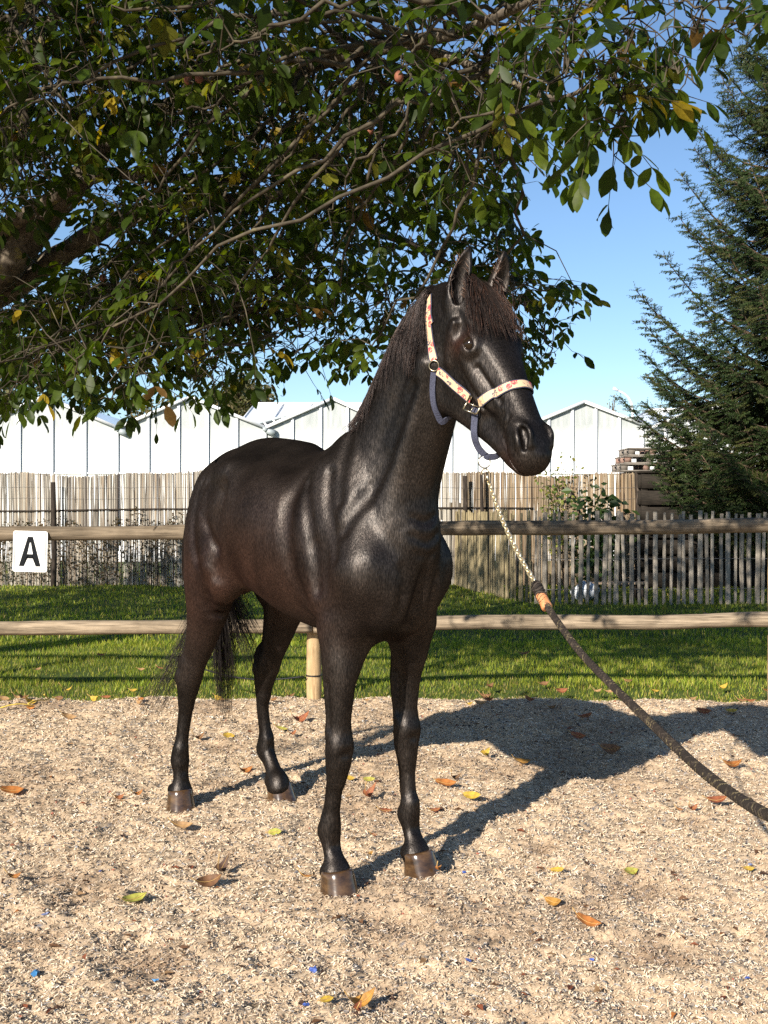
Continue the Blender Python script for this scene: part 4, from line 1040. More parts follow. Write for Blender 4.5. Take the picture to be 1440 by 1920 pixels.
def build_horse_field():
    fine = .0045
    xs = np.concatenate([np.arange(-1.62, .12, .009), np.arange(.12, .93, fine)])
    ys = np.arange(-.42, .46, .0065)
    zs = np.concatenate([np.arange(0.02, 1.40, .0085), np.arange(1.40, 2.33, fine)])
    F = Field(xs, ys, zs)
    S = (-1, 1)
    # trunk
    F.tube([(-1.22, 0, 1.36, .12, .10), (-1.15, 0, 1.325, .19, .16), (-1.03, 0, 1.305, .265, .215), (-.90, 0, 1.29, .30, .250),
            (-.76, 0, 1.285, .312, .275), (-.60, 0, 1.255, .318, .292), (-.42, 0, 1.208, .318, .292), (-.25, 0, 1.205, .335, .268),
            (-.10, 0, 1.225, .35, .225), (.04, -.01, 1.22, .30, .165), (.12, -.01, 1.19, .20, .13)], 0, n=4)
    F.tube([(-.42, 0, 1.48, .04, .06), (-.28, 0, 1.515, .045, .06), (-.15, 0, 1.572, .05, .05), (-.05, 0, 1.595, .05, .05), (.03, 0, 1.63, .06, .05)], .08)
    for e in S:
        F.ell((-.89, e*.105, 1.405), (.28, .135, .17), .07)                       # gluteal mass
        F.ell((-.70, e*.215, 1.44), (.075, .05, .07), .09)                       # point of hip
        F.ell((-.52, e*.20, 1.33), (.22, .08, .14), .07)
    # croup ridge and dock
    F.tube([(-.55, 0, 1.545, .04, .05), (-.72, 0, 1.56, .045, .06), (-.88, 0, 1.575, .045, .07), (-1.05, 0, 1.54, .045, .06), (-1.18, 0, 1.475, .04, .045), (-1.27, 0, 1.43, .04, .04), (-1.31, 0, 1.33, .035, .035)], .06)
    # neck
    F.tube([(-.03, -.016, 1.38, .235, .14), (.05, -.014, 1.48, .205, .112), (.145, .0, 1.62, .178, .092), (.235, .002, 1.755, .152, .078), (.32, .008, 1.87, .138, .072), (.385, .012, 1.945, .11, .072), (.43, .014, 1.985, .08, .07)], .07)
    F.tube([(-.05, 0, 1.60, .035, .04), (.05, 0, 1.74, .035, .03), (.12, 0, 1.868, .035, .028), (.22, 0, 1.975, .035, .028), (.34, .006, 2.02, .035, .032)], .06)
    for e in S:                                                                  # brachiocephalic and splenius bands, jugular groove between
        F.tube([(.12-.04*(e > 0), e*.13, 1.14, .06, .05), (.15-.06*(e > 0), e*.085, 1.32, .06, .04), (.20-.02*(e > 0), e*.075, 1.48, .052, .034), (.265, e*.064, 1.64, .045, .030), (.33, e*.062, 1.80, .04, .028)], .045)
        F.tube([(-.02, e*.105, 1.46, .08, .036), (.06, e*.080, 1.60, .07, .032), (.14, e*.066, 1.74, .06, .029), (.24, e*.06, 1.88, .05, .027)], .05)
    F.tube([(.13, -.01, 1.20, .05, .05), (.175, -.01, 1.38, .05, .048), (.25, 0, 1.54, .042, .04), (.325, 0.01, 1.68, .04, .04)], .06)
    # shoulder, point of shoulder, upper arm
    for e in S:
        q = 0.0 if e < 0 else -.055; w = 0.0 if e < 0 else -.012; w2 = 0.0 if e < 0 else -.030
        F.tube([(-.10+q, e*.085+w, 1.54, .09, .045), (-.05+q, e*.130+w2, 1.42, .11, .055), (.025+q, e*.155+w2, 1.27, .11, .06), (.09+q, e*.158+w, 1.14, .10, .068)], .05)
        F.ell((.100+q, e*.155+w, 1.12), (.085, .062, .09), .09)
        F.tube([(-.14+q, e*.145+w, 1.46, .07, .05), (-.14+q, e*.185+w, 1.30, .085, .055), (-.13+q, e*.195+w, 1.14, .10, .058), (-.09+q, e*.185+w, 1.02, .09, .058)], .05)
        F.tube([(.10+q, e*.155+w, 1.10, .10, .07), (.02+q, e*.16+w, 1.00, .11, .068), (-.04+q, e*.160+w, .92, .095, .065)], .05)
        F.ell((.13+q, e*.080+w, 1.07), (.10, .08, .14), .05)                         # breast
        F.ell((.04+q, e*.080+w, .985), (.12, .07, .085), .05)
    for e in S:
        b = -.02 if e < 0 else -.07
        F.tube([(b+.03, e*.04, .95, .06, .05), (b+.02, e*.10, .885, .06, .045), (b+.01, e*.145, .80, .05, .04)], .04)
    F.ell((.09, .03, 1.09), (.10, .10, .15), .05)
    F.ell((-.04, 0, .975), (.18, .11, .09), .06)
    # belly tuck and flank
    for e in S:
        F.tube([(-.78, e*.22, 1.33, .09, .05), (-.80, e*.235, 1.17, .07, .045), (-.83, e*.22, 1.05, .07, .05)], .07)
    # hindquarters
    for e in S:
        kx = 0.0 if e < 0 else -.035
        F.tube([(-.99, e*.135, 1.39, .205, .105), (-1.03, e*.165, 1.24, .215, .108), (-1.03, e*.182, 1.10, .185, .102), (-1.045+kx*.3, e*.19, .97, .145, .09),
                (-1.09+kx*.5, e*.19, .86, .112, .072), (-1.145+kx*.2, e*.188, .76, .088, .058), (-1.20, e*.188, .675, .07, .048), (-1.235, e*.19, .61, .062, .046)], .05)
        F.ell((-.86, e*.205, 1.05), (.075, .055, .095), .09)                     # stifle
        F.tube([(-1.18, e*.095, 1.39, .11, .085), (-1.255, e*.115, 1.24, .10, .085), (-1.255, e*.14, 1.09, .09, .075), (-1.21, e*.17, .95, .06, .05)], .06)
    F.ell((-1.15, 0, 1.12), (.12, .12, .17), .06)
    # sheath / udder line fold
    F.tube([(-.55, 0, .945, .05, .05), (-.75, 0, 1.00, .05, .055), (-.9, 0, 1.06, .06, .08)], .06)
    legs(F)
    head(F)
    # shallow grooves laid on the finished surface
    def skin(sx, z, e):
        i = int(np.argmin(abs(F.ax[0]-sx))); k = int(np.argmin(abs(F.ax[2]-z)))
        col = F.D[i, :, k]; ys = F.ax[1]
        ins = np.where(col < 0)[0]
        if not len(ins): return e*.1
        return ys[ins[-1]] if e > 0 else ys[ins[0]]
    def groove(pts, r, k, lift=.93, mode='sub'):
        for e in S:
            P = catmull(np.array([(a, b, 0.) for a, b in pts]), 4)
            n = len(P)
            rows = []
            for q, (a, b, _) in enumerate(P):
                f = math.sin(math.pi*(q+.35)/(n-.3))**.6
                rr = r*(.25+.75*f)
                rows.append((a, skin(a, b, e)+e*(rr*lift if mode == 'sub' else -rr*lift), b, rr, rr))
            F.tube(rows, k*.8, mode=mode, smooth=False)
    groove([(-.245, 1.46), (-.235, 1.32), (-.21, 1.18), (-.175, 1.05), (-.12, .96)], .028, .06, 1.0)
    groove([(-.70, 1.42), (-.745, 1.30), (-.775, 1.18), (-.78, 1.07)], .034, .06, .9)
    groove([(-1.12, 1.46), (-1.155, 1.32), (-1.165, 1.18), (-1.15, 1.02)], .016, .03)
    groove([(-.99, 1.45), (-1.03, 1.34), (-1.02, 1.22), (-.97, 1.12)], .018, .04, .9)
    groove([(-.89, 1.47), (-.945, 1.42), (-.95, 1.36), (-.90, 1.29), (-.83, 1.23), (-.775, 1.17)], .020, .035, .8)      # fold in front of the thigh
    groove([(-.96, 1.38), (-.93, 1.28), (-.895, 1.18), (-.86, 1.10)], .060, .06, .62, 'add')                         # the big thigh muscle
    groove([(-.72, 1.49), (-.80, 1.47), (-.88, 1.475)], .045, .06, .65, 'add')
    groove([(-.85, 1.03), (-.91, .96), (-.94, .88)], .016, .03, .85)
    groove([(-.05, 1.46), (-.02, 1.37), (.02, 1.27), (.06, 1.17)], .016, .045, 1.05)
    groove([(-.16, 1.42), (-.10, 1.30), (-.06, 1.18), (-.05, 1.06)], .018, .045, 1.0)
    groove([(.08, 1.26), (.13, 1.38), (.185, 1.50), (.24, 1.62), (.30, 1.73)], .020, .05, 1.05)
    groove([(-.03, 1.60), (.0, 1.50), (.015, 1.42), (.03, 1.36)], .016, .05, 1.1)
    groove([(-1.13, .92), (-1.17, .82), (-1.21, .73)], .014, .025)
    def front(l, z):
        j = int(np.argmin(abs(F.ax[1]-l))); k = int(np.argmin(abs(F.ax[2]-z))); m = F.ax[0] < .42
        ins = np.where((F.D[:, j, k] < 0) & m)[0]
        return F.ax[0][ins[-1]] if len(ins) else 0
    def fgroove(pts, r, k, lift):
        P = catmull(np.array([(a, b, 0.) for a, b in pts]), 4); n = len(P)
        F.tube([(front(a, b)+r*lift, a, b, r*(.3+.7*math.sin(math.pi*(q+.3)/n)), r*(.3+.7*math.sin(math.pi*(q+.3)/n))) for q, (a, b, _) in enumerate(P)], k, mode='sub', smooth=False)
    fgroove([(.01, 1.15), (.005, 1.08), (0, 1.00), (0, .94)], .014, .03, .55)         # between the breast muscles
    fgroove([(-.085, 1.14), (-.075, 1.06), (-.085, .97)], .010, .03, .7)
    fgroove([(.085, 1.10), (.08, 1.04), (.085, .96)], .010, .03, .7)
    fgroove([(-.06, 1.245), (0, 1.225), (.055, 1.25)], .010, .025, .7)                # folds where the neck joins
    fgroove([(-.055, 1.305), (-.01, 1.29), (.045, 1.31)], .009, .022, .75)
    fgroove([(-.045, 1.185), (.01, 1.175), (.05, 1.19)], .008, .02, .8)
    return F

def legs(F):
    # ---- fore legs: x,l,z, half depth, half width
    near = [(-.015, -.163, .93, .085, .062), (-.008, -.178, .83, .072, .057), (-.008, -.178, .76, .070, .052), (-.012, -.177, .69, .060, .047), (-.016, -.176, .62, .050, .042), (-.018, -.175, .565, .046, .042)]
    far = [(-.05, .165, .93, .095, .065), (-.085, .17, .83, .078, .060), (-.108, .17, .75, .070, .054), (-.118, .17, .68, .062, .050), (-.116, .17, .60, .052, .043), (-.112, .17, .55, .046, .042)]
    F.tube(near, .05, n=4); F.tube(far, .05, n=4)
    for e, x0, hoofx in ((-1, -.018, -.02), (1, -.108, .012)):
        l = e*.175 if e < 0 else .170
        kn = x0; fx = (-.078 if e < 0 else -.09)
        b1, b2, b3, b4 = (-.006, -.014, -.026, fx+.018) if e < 0 else (.002, .004, .008, fx-.003)
        F.tube([(kn-.003, l, .575, .046, .0425), (kn+.002, l, .53, .048, .0455), (kn, l, .475, .048, .045), (kn+b1, l, .44, .042, .039), (kn+b2, l, .40, .034, .031)], .012, n=4)
        F.ell((kn-.05, l, .505), (.02, .022, .03), .02)                          # accessory carpal
        F.tube([(kn+b2+.003, l, .43, .034, .030), (kn+b3, l, .37, .031, .027), (b4, l, .30, .031, .027), (fx+.006, l, .26, .034, .030)], .014, n=4)
        F.tube([(kn-.040, l, .45, .012, .012), (kn+b3-.034, l, .36, .013, .013), (b4-.030, l, .28, .014, .013)], .016)          # tendons
        F.tube([(fx+.008, l, .265, .034, .029), (fx+.004, l, .235, .040, .0375), (fx, l, .208, .041, .039), (fx+.008, l, .182, .034, .034), (fx+.02, l, .15, .031, .032), (fx+.034, l, .12, .034, .038), (fx+.045, l, .095, .042, .048), (fx+.05, l, .075, .048, .054)], .014, n=4)
        F.ell((fx-.03, l, .215), (.02, .026, .03), .02)                          # ergot
        for q in (-1, 1):
            F.tube([(kn+b3-.012, l+q*.0335, .415, .005, .005), ((kn+b3+b4)/2-.012, l+q*.0320, .345, .006, .006), (b4-.012, l+q*.0330, .275, .005, .005)], .010, mode='sub')   # between cannon and tendon
            F.ell((kn+.026, l+q*.016, .525), (.016, .018, .026), .03)                                   # carpal bones
            F.tube([(kn+.008, l+q*.0500, .74, .006, .006), (kn+.004, l+q*.0455, .66, .007, .007), (kn+.004, l+q*.0440, .59, .005, .005)], .022, mode='sub')
        F.ell((kn+.056, l, .502), (.010, .022, .010), .02, mode='sub')
        F.ell((fx+.052, l, .175), (.012, .020, .014), .02, mode='sub')
        F.ell((fx+.012, l, .085), (.028, .045, .03), .02)                        # heel bulbs
    # ---- hind legs
    T0 = F.tube
    for e in (-1, 1):
        fat = 1.0 if e < 0 else 1.32
        def tube(rows, k, **kw): T0([(a, b, c, d*fat, q) for a, b, c, d, q in rows], k, **kw)
        l = -.195 if e < 0 else .193
        sd = (0, 1, 0) if e < 0 else (.30, .95, 0)
        if e < 0:
            hk, cx, fx, fl, hx = -1.245, -1.285, -1.308, -.21, -1.30
        else:
            hk, cx, fx, fl, hx = -1.272, -1.302, -1.300, .209, -1.18
        tube([(hk+.035, l, .66, .062, .046), (hk+.012, l, .61, .062, .049), (hk-.004, l, .565, .058, .050), (hk-.018, l, .52, .048, .042), (cx+.008, l, .465, .038, .032)], .02, side=sd, n=4)
        tube([(hk-.01, l, .70, .022, .016), (hk-.062, l, .655, .027, .021), (hk-.068, l, .61, .026, .022), (hk-.052, l, .53, .02, .02)], .02, side=sd)     # point of hock, Achilles
        tube([(cx+.01, l, .48, .038, .032), (cx, l, .42, .033, .0285), ((cx+fx)/2, (l+fl)/2, .34, .032, .0275), (fx+.006, fl, .27, .035, .031)], .012, side=sd, n=4)
        tube([(cx-.038, l, .47, .014, .012), ((cx+fx)/2-.036, (l+fl)/2, .36, .014, .012), (fx-.028, fl, .27, .015, .013)], .012, side=sd)
        px = (hx-fx)
        tube([(fx+.006, fl, .275, .035, .031), (fx, fl, .24, .042, .039), (fx, fl, .21, .042, .040), (fx+px*.25+.004, fl, .18, .034, .034), (fx+px*.5+.006, fl, .145, .032, .034), (fx+px*.75+.004, fl, .112, .037, .041), (fx+px+.0, fl, .092, .044, .049), (fx+px+.004, fl, .072, .05, .054)], .014, side=sd, n=4)
        F.ell((fx-.032, fl, .215), (.02, .026, .03), .02)
        for q in (-1, 1):
            F.tube([(cx-.014, l+q*.0350, .455, .005, .005), ((cx+fx)/2-.014, (l+fl)/2+q*.0335, .36, .006, .006), (fx-.014, fl+q*.0345, .285, .005, .005)], .010, mode='sub')
            F.ell((hk-.014, l+q*.044, .60), (.024, .012, .03), .018)
            F.tube([(hk-.032, l+q*.046, .70, .008, .008), (hk-.036, l+q*.048, .64, .008, .008)], .016, mode='sub')
        F.ell((fx+.05, fl, .18), (.012, .02, .014), .014, mode='sub')
        F.ell((fx+px-.05, fl, .085), (.028, .042, .03), .02)

def head(F):
    def T(rows, k, **kw):
        F.tube([tuple(hp(u, v, w))+(a*HS, b*HS) for u, v, w, a, b in rows], k, side=HW, **kw)
    def B(u, v, w, ru, rv, rw, k, mode='add'):
        F.ell(hp(u, v, w), (ru*HS, rv*HS, rw*HS), k, axes=HAX, mode=mode)
    # skull and nose: half height a, half width b
    T([(.00, -.075, 0, .070, .072), (.06, -.082, 0, .082, .086), (.13, -.082, 0, .085, .094), (.20, -.078, 0, .080, .092), (.27, -.073, 0, .072, .076), (.34, -.068, 0, .064, .062), (.41, -.064, 0, .058, .052), (.48, -.062, 0, .055, .048), (.535, -.064, 0, .056, .050), (.575, -.070, 0, .050, .046)], .03)
    # flat forehead and nasal bone
    T([(.05, -.035, 0, .03, .068), (.13, -.026, 0, .028, .078), (.21, -.022, 0, .026, .066), (.30, -.020, 0, .024, .046), (.40, -.022, 0, .022, .034), (.48, -.026, 0, .02, .028)], .03)
    # jaw
    for e in (-1, 1):
        T([(.10, -.15, e*.050, .07, .022), (.17, -.180, e*.055, .095, .026), (.235, -.185, e*.053, .090, .026), (.30, -.165, e*.044, .064, .020), (.37, -.15, e*.034, .04, .012)], .04)      # cheek disc
        T([(.05, -.10, e*.068, .05, .02), (.09, -.17, e*.060, .05, .022), (.15, -.245, e*.052, .035, .022), (.22, -.272, e*.048, .028, .022), (.30, -.235, e*.040, .028, .02), (.37, -.200, e*.032, .028, .018), (.44, -.166, e*.026, .026, .02), (.50, -.145, e*.02, .024, .02)], .03)
        T([(.215, -.085, e*.082, .012, .012), (.27, -.095, e*.074, .012, .011), (.335, -.098, e*.060, .010, .010), (.39, -.097, e*.044, .006, .006)], .025)      # facial crest
        B(.190, -.062, e*.078, .042, .030, .022, .02)                           # orbit
        E = np.array([.194, -.047, e*.0775]); en = np.array([0, .52, e*.854]); eb = np.array([0, .854, -e*.52]); ea = np.array([1., 0, 0])
        ew = [a[0]*HU+a[1]*HV+a[2]*HW for a in (ea, eb, en)]
        P = E+en*.020
        F.ell(hp(*P), (.0300*HS, .0172*HS, .0185*HS), .004, axes=ew, mode='sub')    # eye opening
        def rim(h, A, Bq, a0, a1, n, ra, dv=0):
            return [tuple(E+en*(h-.004*abs(math.cos(t)))+ea*(-A*math.cos(t)+.0015)+eb*(Bq*math.sin(t)+dv*math.cos(t)))+(ra*(.8+.3*abs(math.sin(t))), ra*(.9+.4*abs(math.sin(t)))) for t in np.linspace(a0, a1, n)]
        T(rim(.0180, .0300, .0172, 0, math.pi, 8, .0046), .007)                 # upper lid
        T(rim(.0170, .0300, -.0166, 0, math.pi, 8, .0038), .007)                # lower lid
        T(rim(.0130, .034, .026, .35, math.pi-.3, 7, .0058), .02)              # brow fold
        T(rim(.0085, .035, -.026, .4, math.pi-.3, 7, .0045), .016)               # fold under the eye
        B(.125, -.052, e*.094, .045, .028, .016, .025, 'sub')                   # temple hollow
    T([(.30, -.18, 0, .035, .03), (.38, -.15, 0, .035, .032), (.45, -.125, 0, .035, .034), (.51, -.115, 0, .035, .034)], .03)
    # muzzle
    for e in (-1, 1):
        B(.535, -.052, e*.033, .050, .040, .026, .025)                          # nostril wing
        B(.50, -.055, e*.040, .05, .03, .018, .02)
        B(.555, -.085, e*.028, .04, .035, .03, .02)
    B(.585, -.085, 0, .032, .045, .045, .025)                                   # upper lip
    B(.555, -.125, 0, .042, .026, .036, .018)                                   # lower lip
    B(.525, -.140, 0, .040, .026, .034, .02)                                    # chin
    for e in (-1, 1):
        T([(.487, -.108, e*.047, .004, .010), (.53, -.112, e*.048, .004, .010), (.57, -.112, e*.042, .004, .010), (.60, -.112, e*.02, .004, .012), (.605, -.112, 0, .004, .012)], .006, mode='sub')       # mouth line
        B(.540, -.024, e*.047, .027, .014, .013, .012, 'sub')
        T([(.512, -.022, e*.046, .008, .011), (.530, -.016, e*.048, .010, .013), (.552, -.024, e*.048, .010, .013), (.568, -.042, e*.046, .007, .010)], .012, mode='sub')   # nostril
        T([(.510, -.036, e*.053, .007, .006), (.533, -.038, e*.059, .008, .007), (.555, -.048, e*.057, .008, .007), (.573, -.060, e*.046, .006, .006)], .010)          # rim
        T([(.503, -.020, e*.038, .006, .006), (.518, -.006, e*.038, .006, .006), (.545, -.005, e*.038, .007, .006), (.570, -.024, e*.036, .006, .006)], .012)
    for e in (-1, 1):
        T([(.455, -.045, e*.052, .005, .005), (.475, -.072, e*.053, .006, .006), (.492, -.098, e*.050, .005, .005)], .012, mode='sub')     # folds behind nostril and lips
        T([(.435, -.060, e*.055, .004, .004), (.452, -.085, e*.053, .005, .005), (.468, -.108, e*.048, .004, .004)], .012, mode='sub')
        T([(.27, -.060, e*.075, .005, .005), (.33, -.058, e*.063, .006, .006), (.40, -.052, e*.054, .005, .005)], .014, mode='sub')
        T([(.25, -.125, e*.074, .005, .004), (.31, -.132, e*.064, .006, .005), (.37, -.135, e*.052, .004, .004)], .012)
        T([(.10, -.06, e*.092, .010, .008), (.13, -.11, e*.085, .010, .008), (.17, -.155, e*.083, .008, .006)], .03)
    T([(.49, -.16, 0, .006, .03), (.50, -.158, 0, .007, .03)], .01, mode='sub')
    # ears
    for e in (-1, 1):
        o = .034 if e < 0 else .014
        rows = [(.055, -.065, e*.064, .026, .030), (.026, -.050, e*.069+o*.1, .030, .036), (-.002, -.027, e*.073+o*.3, .031, .037), (-.028, .000, e*.077+o*.55, .029, .034), (-.053, .026, e*.079+o*.8, .024, .027), (-.076, .050, e*.078+o, .014, .017), (-.092, .066, e*.076+o*1.1, .005, .006)]
        T(rows, .018)
        inn = [(.040, -.030, e*.072, .014, .016), (.014, -.012, e*.077+o*.1, .023, .024), (-.012, .012, e*.081+o*.3, .025, .025), (-.036, .036, e*.083+o*.55, .021, .021), (-.058, .056, e*.082+o*.8, .014, .014), (-.076, .070, e*.079+o, .006, .007)]
        T(inn, .006, mode='sub')

def hoof_mesh(c, yaw, r0, r1, h, toe):
    """c: local ground point under the coronet centre; yaw about up; tapered wall, steeper heel, rounded toe edge"""
    V = []; Q = []; N = 28
    rings = [(1.0, 1.0), (.86, .985), (.6, .96), (.35, .99), (.12, 1.0), (.0, .985), (-.12, .9)]
    cy, sy = math.cos(yaw), math.sin(yaw)
    prof = [(h*1.04, .93), (h*.97, 1.0), (h*.8, 1.03), (h*.5, 1.10), (h*.2, 1.18), (h*.04, 1.22), (-.012, 1.2), (-.012, .2)]
    for z, g in prof:
        f = 1-max(z, 0)/h
        for i in range(N):
            a = 2*math.pi*i/N
            x = math.cos(a)*r0*g*(1.05 if math.cos(a) > 0 else .86); y = math.sin(a)*r1*g
            x += toe*f*(1.0 if math.cos(a) > 0 else .45)
            zz = z+ (.010*(-math.cos(a)) * -1 if z > h*.6 else 0)
            V.append((c[0]+x*cy-y*sy, c[1]+x*sy+y*cy, c[2]+zz))
    for k in range(len(prof)-1):
        for i in range(N):
            Q.append((k*N+i, (k+1)*N+i, (k+1)*N+(i+1) % N, k*N+(i+1) % N))
    Q.append(tuple(range(N)))
    return np.array(V), Q
HOOVES = [((-.030, -.175, 0), .0, .056, .056, .092, .030), ((-.038, .170, 0), .30, .054, .054, .092, .036),
          ((-1.300, -.214, 0), -.05, .052, .054, .088, .018), ((-1.182, .212, 0), .28, .053, .053, .088, .032)]
# ------------------------------------------------------------------ the horse as objects
HF = build_horse_field()
HVL, HQ = HF.surface()
del HF
HVW = horse_world(HVL)
BVH = BVHTree.FromPolygons([tuple(v) for v in HVW], [tuple(q) for q in HQ])
def nearest(p):
    loc, nor, _, _ = BVH.find_nearest(Vector(p)); return np.array(loc), np.array(nor)
def hit(px, py):
    o = Vector((0, 0, CAM_H)); d = Vector(at(px, py, 1.0))-o; d.normalize()
    loc, nor, _, _ = BVH.ray_cast(o, d)
    return (np.array(loc), np.array(nor)) if loc is not None else (None, None)
def head_world(u, v, w): return horse_world(hp(u, v, w)[None])[0]
def head_coords(p):
    q = np.asarray(p)-HO; l = np.array([q @ HD, q @ HL, q[2]])-HP; l = l/HS
    return np.array([l @ HU, l @ HV, l @ HW])

def fur(m, base, glints):
    """dark hair: a matt body plus hair glints of constant strength (fur does not turn mirror-like at grazing angles)"""
    df = m.n('BsdfDiffuse'); m.l(base, df.inputs['Color']); out = df.outputs[0]
    nb = m.b.inputs['Normal'].links[0].from_socket if m.b.inputs['Normal'].links else None
    if nb is not None: m.l(nb, df.inputs['Normal'])
    for col, rough in glints:
        g = m.n('BsdfAnisotropic') if False else m.n('BsdfGlossy'); m.l(col, g.inputs['Color']); g.inputs['Roughness'].default_value = rough
        if nb is not None: m.l(nb, g.inputs['Normal'])
        ad = m.n('AddShader'); m.l(out, ad.inputs[0]); m.l(g.outputs[0], ad.inputs[1]); out = ad.outputs[0]
    m.l(out, m.t.nodes['Material Output'].inputs['Surface'])
m_coat = Mat('black_coat')
v = m_coat.pos()
big = m_coat.noise(v, 4.5, 4, .6); hair = m_coat.noise(m_coat.pos((360, 360, 60)), 1.0, 3, .7); hair2 = m_coat.noise(m_coat.pos((150, 150, 55)), 1.0, 3, .6)
mus = m_coat.noise(m_coat.pos((15, 15, 8)), 1.0, 3, .55)
patch = m_coat.ramp(big, [(.35, (.62, .60, .58)), (.65, (1.35, 1.25, 1.15))]); grit = m_coat.ramp(hair, [(.34, (.40, .40, .40)), (.5, (.95, .95, .95)), (.68, (2.1, 2.0, 1.9))])
c = m_coat.mix(m_coat.attr('col').outputs['Color'], patch, 1.0, 'MULTIPLY'); c = m_coat.mix(c, grit, .9, 'MULTIPLY')
m_coat.bump(m_coat.math('ADD', m_coat.math('ADD', hair, m_coat.math('MULTIPLY', hair2, .5)), m_coat.math('MULTIPLY', mus, 5.0)), .26, .0042)
g1 = m_coat.mix(m_coat.mix((.0205, .0184, .0174), patch, 1.0, 'MULTIPLY'), grit, 1.0, 'MULTIPLY'); g2 = m_coat.mix((.0128, .0124, .0122), grit, .8, 'MULTIPLY')
fur(m_coat, c, ((g1, .50), (g2, .32)))
m_hair = Mat('horse_hair'); hc_ = m_hair.attr('col').outputs['Color']
fur(m_hair, hc_, ((m_hair.mix(hc_, (3.4, 3.5, 3.6), 1.0, 'MULTIPLY'), .42),))
m_hoof = Mat('oiled_hoof', .17, .45)
v = m_hoof.pos(); hn = m_hoof.noise(m_hoof.pos((12, 12, 26)), 1.4, 5, .6)
m_hoof.color(m_hoof.ramp(hn, [(.3, (.022, .013, .008)), (.5, (.060, .033, .016)), (.72, (.13, .075, .035))])); m_hoof.bump(hn, .15, .003)
m_hoof.b.inputs['Coat Weight'].default_value = .25; m_hoof.b.inputs['Coat Roughness'].default_value = .10
m_eye = Mat('eye', .07, .35, (.014, .008, .004))

horse = thing('horse', 'shiny black horse in a halter standing square-on three quarters to the camera', 'horse', tuple(HO+HD*-.6))
# coat colour: nearly black, rusty on thighs, flank and belly, brown about the eyes and muzzle
s_, l_, z_ = HVL.T
base = np.tile(np.array([.0042, .0036, .0035]), (len(HVL), 1))
rust = np.exp(-((s_+1.02)/.30)**2-((z_-1.0)/.26)**2)*.9+np.exp(-((s_+.55)/.35)**2-((z_-1.02)/.16)**2)*.9+np.exp(-((s_+.45)/.40)**2-((z_-1.20)/.22)**2)*.5+np.exp(-((s_+.05)/.18)**2-((z_-1.0)/.14)**2)*.5
hc = (HVL-HP)/HS; hu, hv, hw = hc @ HU, hc @ HV, hc @ HW
rust = rust+1.3*np.exp(-((hu-.165)/.035)**2-((np.abs(hw)-.10)/.03)**2-((hv+.07)/.05)**2)+.8*np.exp(-((hu-.56)/.06)**2-((hv+.12)/.04)**2)
rust = np.clip(rust, 0, 1.3)[:, None]
base = base*(1-np.minimum(rust, 1)*.7)+np.array([.022, .0095, .0068])*rust*.6
low = np.clip((.62-z_)/.2, 0, 1)[:, None]; base = base*(1-low*.25)
body = part('body', HVW, HQ, m_coat, horse, col=base)
for h in HOOVES:
    V, Q = hoof_mesh(*h); Vw = horse_world(V)-np.array(horse.location)
    me = bpy.data.meshes.new('hoof'); me.from_pydata(Vw.tolist(), [], Q); me.materials.append(m_hoof.m)
    for p in me.polygons: p.use_smooth = len(p.vertices) == 4
    link('hoof', me, horse)
for e in (-1, 1):
    c_r = .0245; c = head_world(.194, -.047, e*.0775); V = []; n = 20
    for b in np.linspace(-1.5, 1.5, 14):
        for a in range(n): V.append(c+c_r*HS*np.array([math.cos(b)*math.cos(2*math.pi*a/n), math.cos(b)*math.sin(2*math.pi*a/n), math.sin(b)]))
    i = np.arange(13)[:, None]*n; j = np.arange(n)[None]
    part('eye', np.array(V), np.stack([i+j, i+(j+1) % n, i+n+(j+1) % n, i+n+j], -1).reshape(-1, 4), m_eye, horse)

def strands(name, paths, r0, cols, parent, mat):
    """paths (n,K,3) world; three-sided tapering hairs"""
    P = np.asarray(paths); n, K, _ = P.shape
    T = np.gradient(P, axis=1); T /= np.linalg.norm(T, axis=2)[..., None]+1e-9
    A = np.cross(T, np.array([.31, .82, .47])); A /= np.linalg.norm(A, axis=2)[..., None]+1e-9; B = np.cross(T, A)
    rad = (np.asarray(r0)[:, None]*np.linspace(1, .3, K)[None])[..., None]
    V = np.stack([P+rad*(math.cos(a)*A+math.sin(a)*B) for a in (0, 2.094, 4.189)], 2)      # n,K,3,3
    b = np.arange(n)[:, None, None]*K*3+np.arange(K-1)[None, :, None]*3
    Q = np.stack([np.stack([b[..., 0]+j, b[..., 0]+(j+1) % 3, b[..., 0]+3+(j+1) % 3, b[..., 0]+3+j], -1) for j in range(3)], 2)
    C = np.repeat(np.asarray(cols)[:, None], K*3, 1)
    return part(name, V.reshape(-1, 3), Q.reshape(-1, 4), mat, parent, col=C.reshape(-1, 3), kind='stuff')
r = np.random.default_rng(404)
UP = np.array([0, 0, 1.])
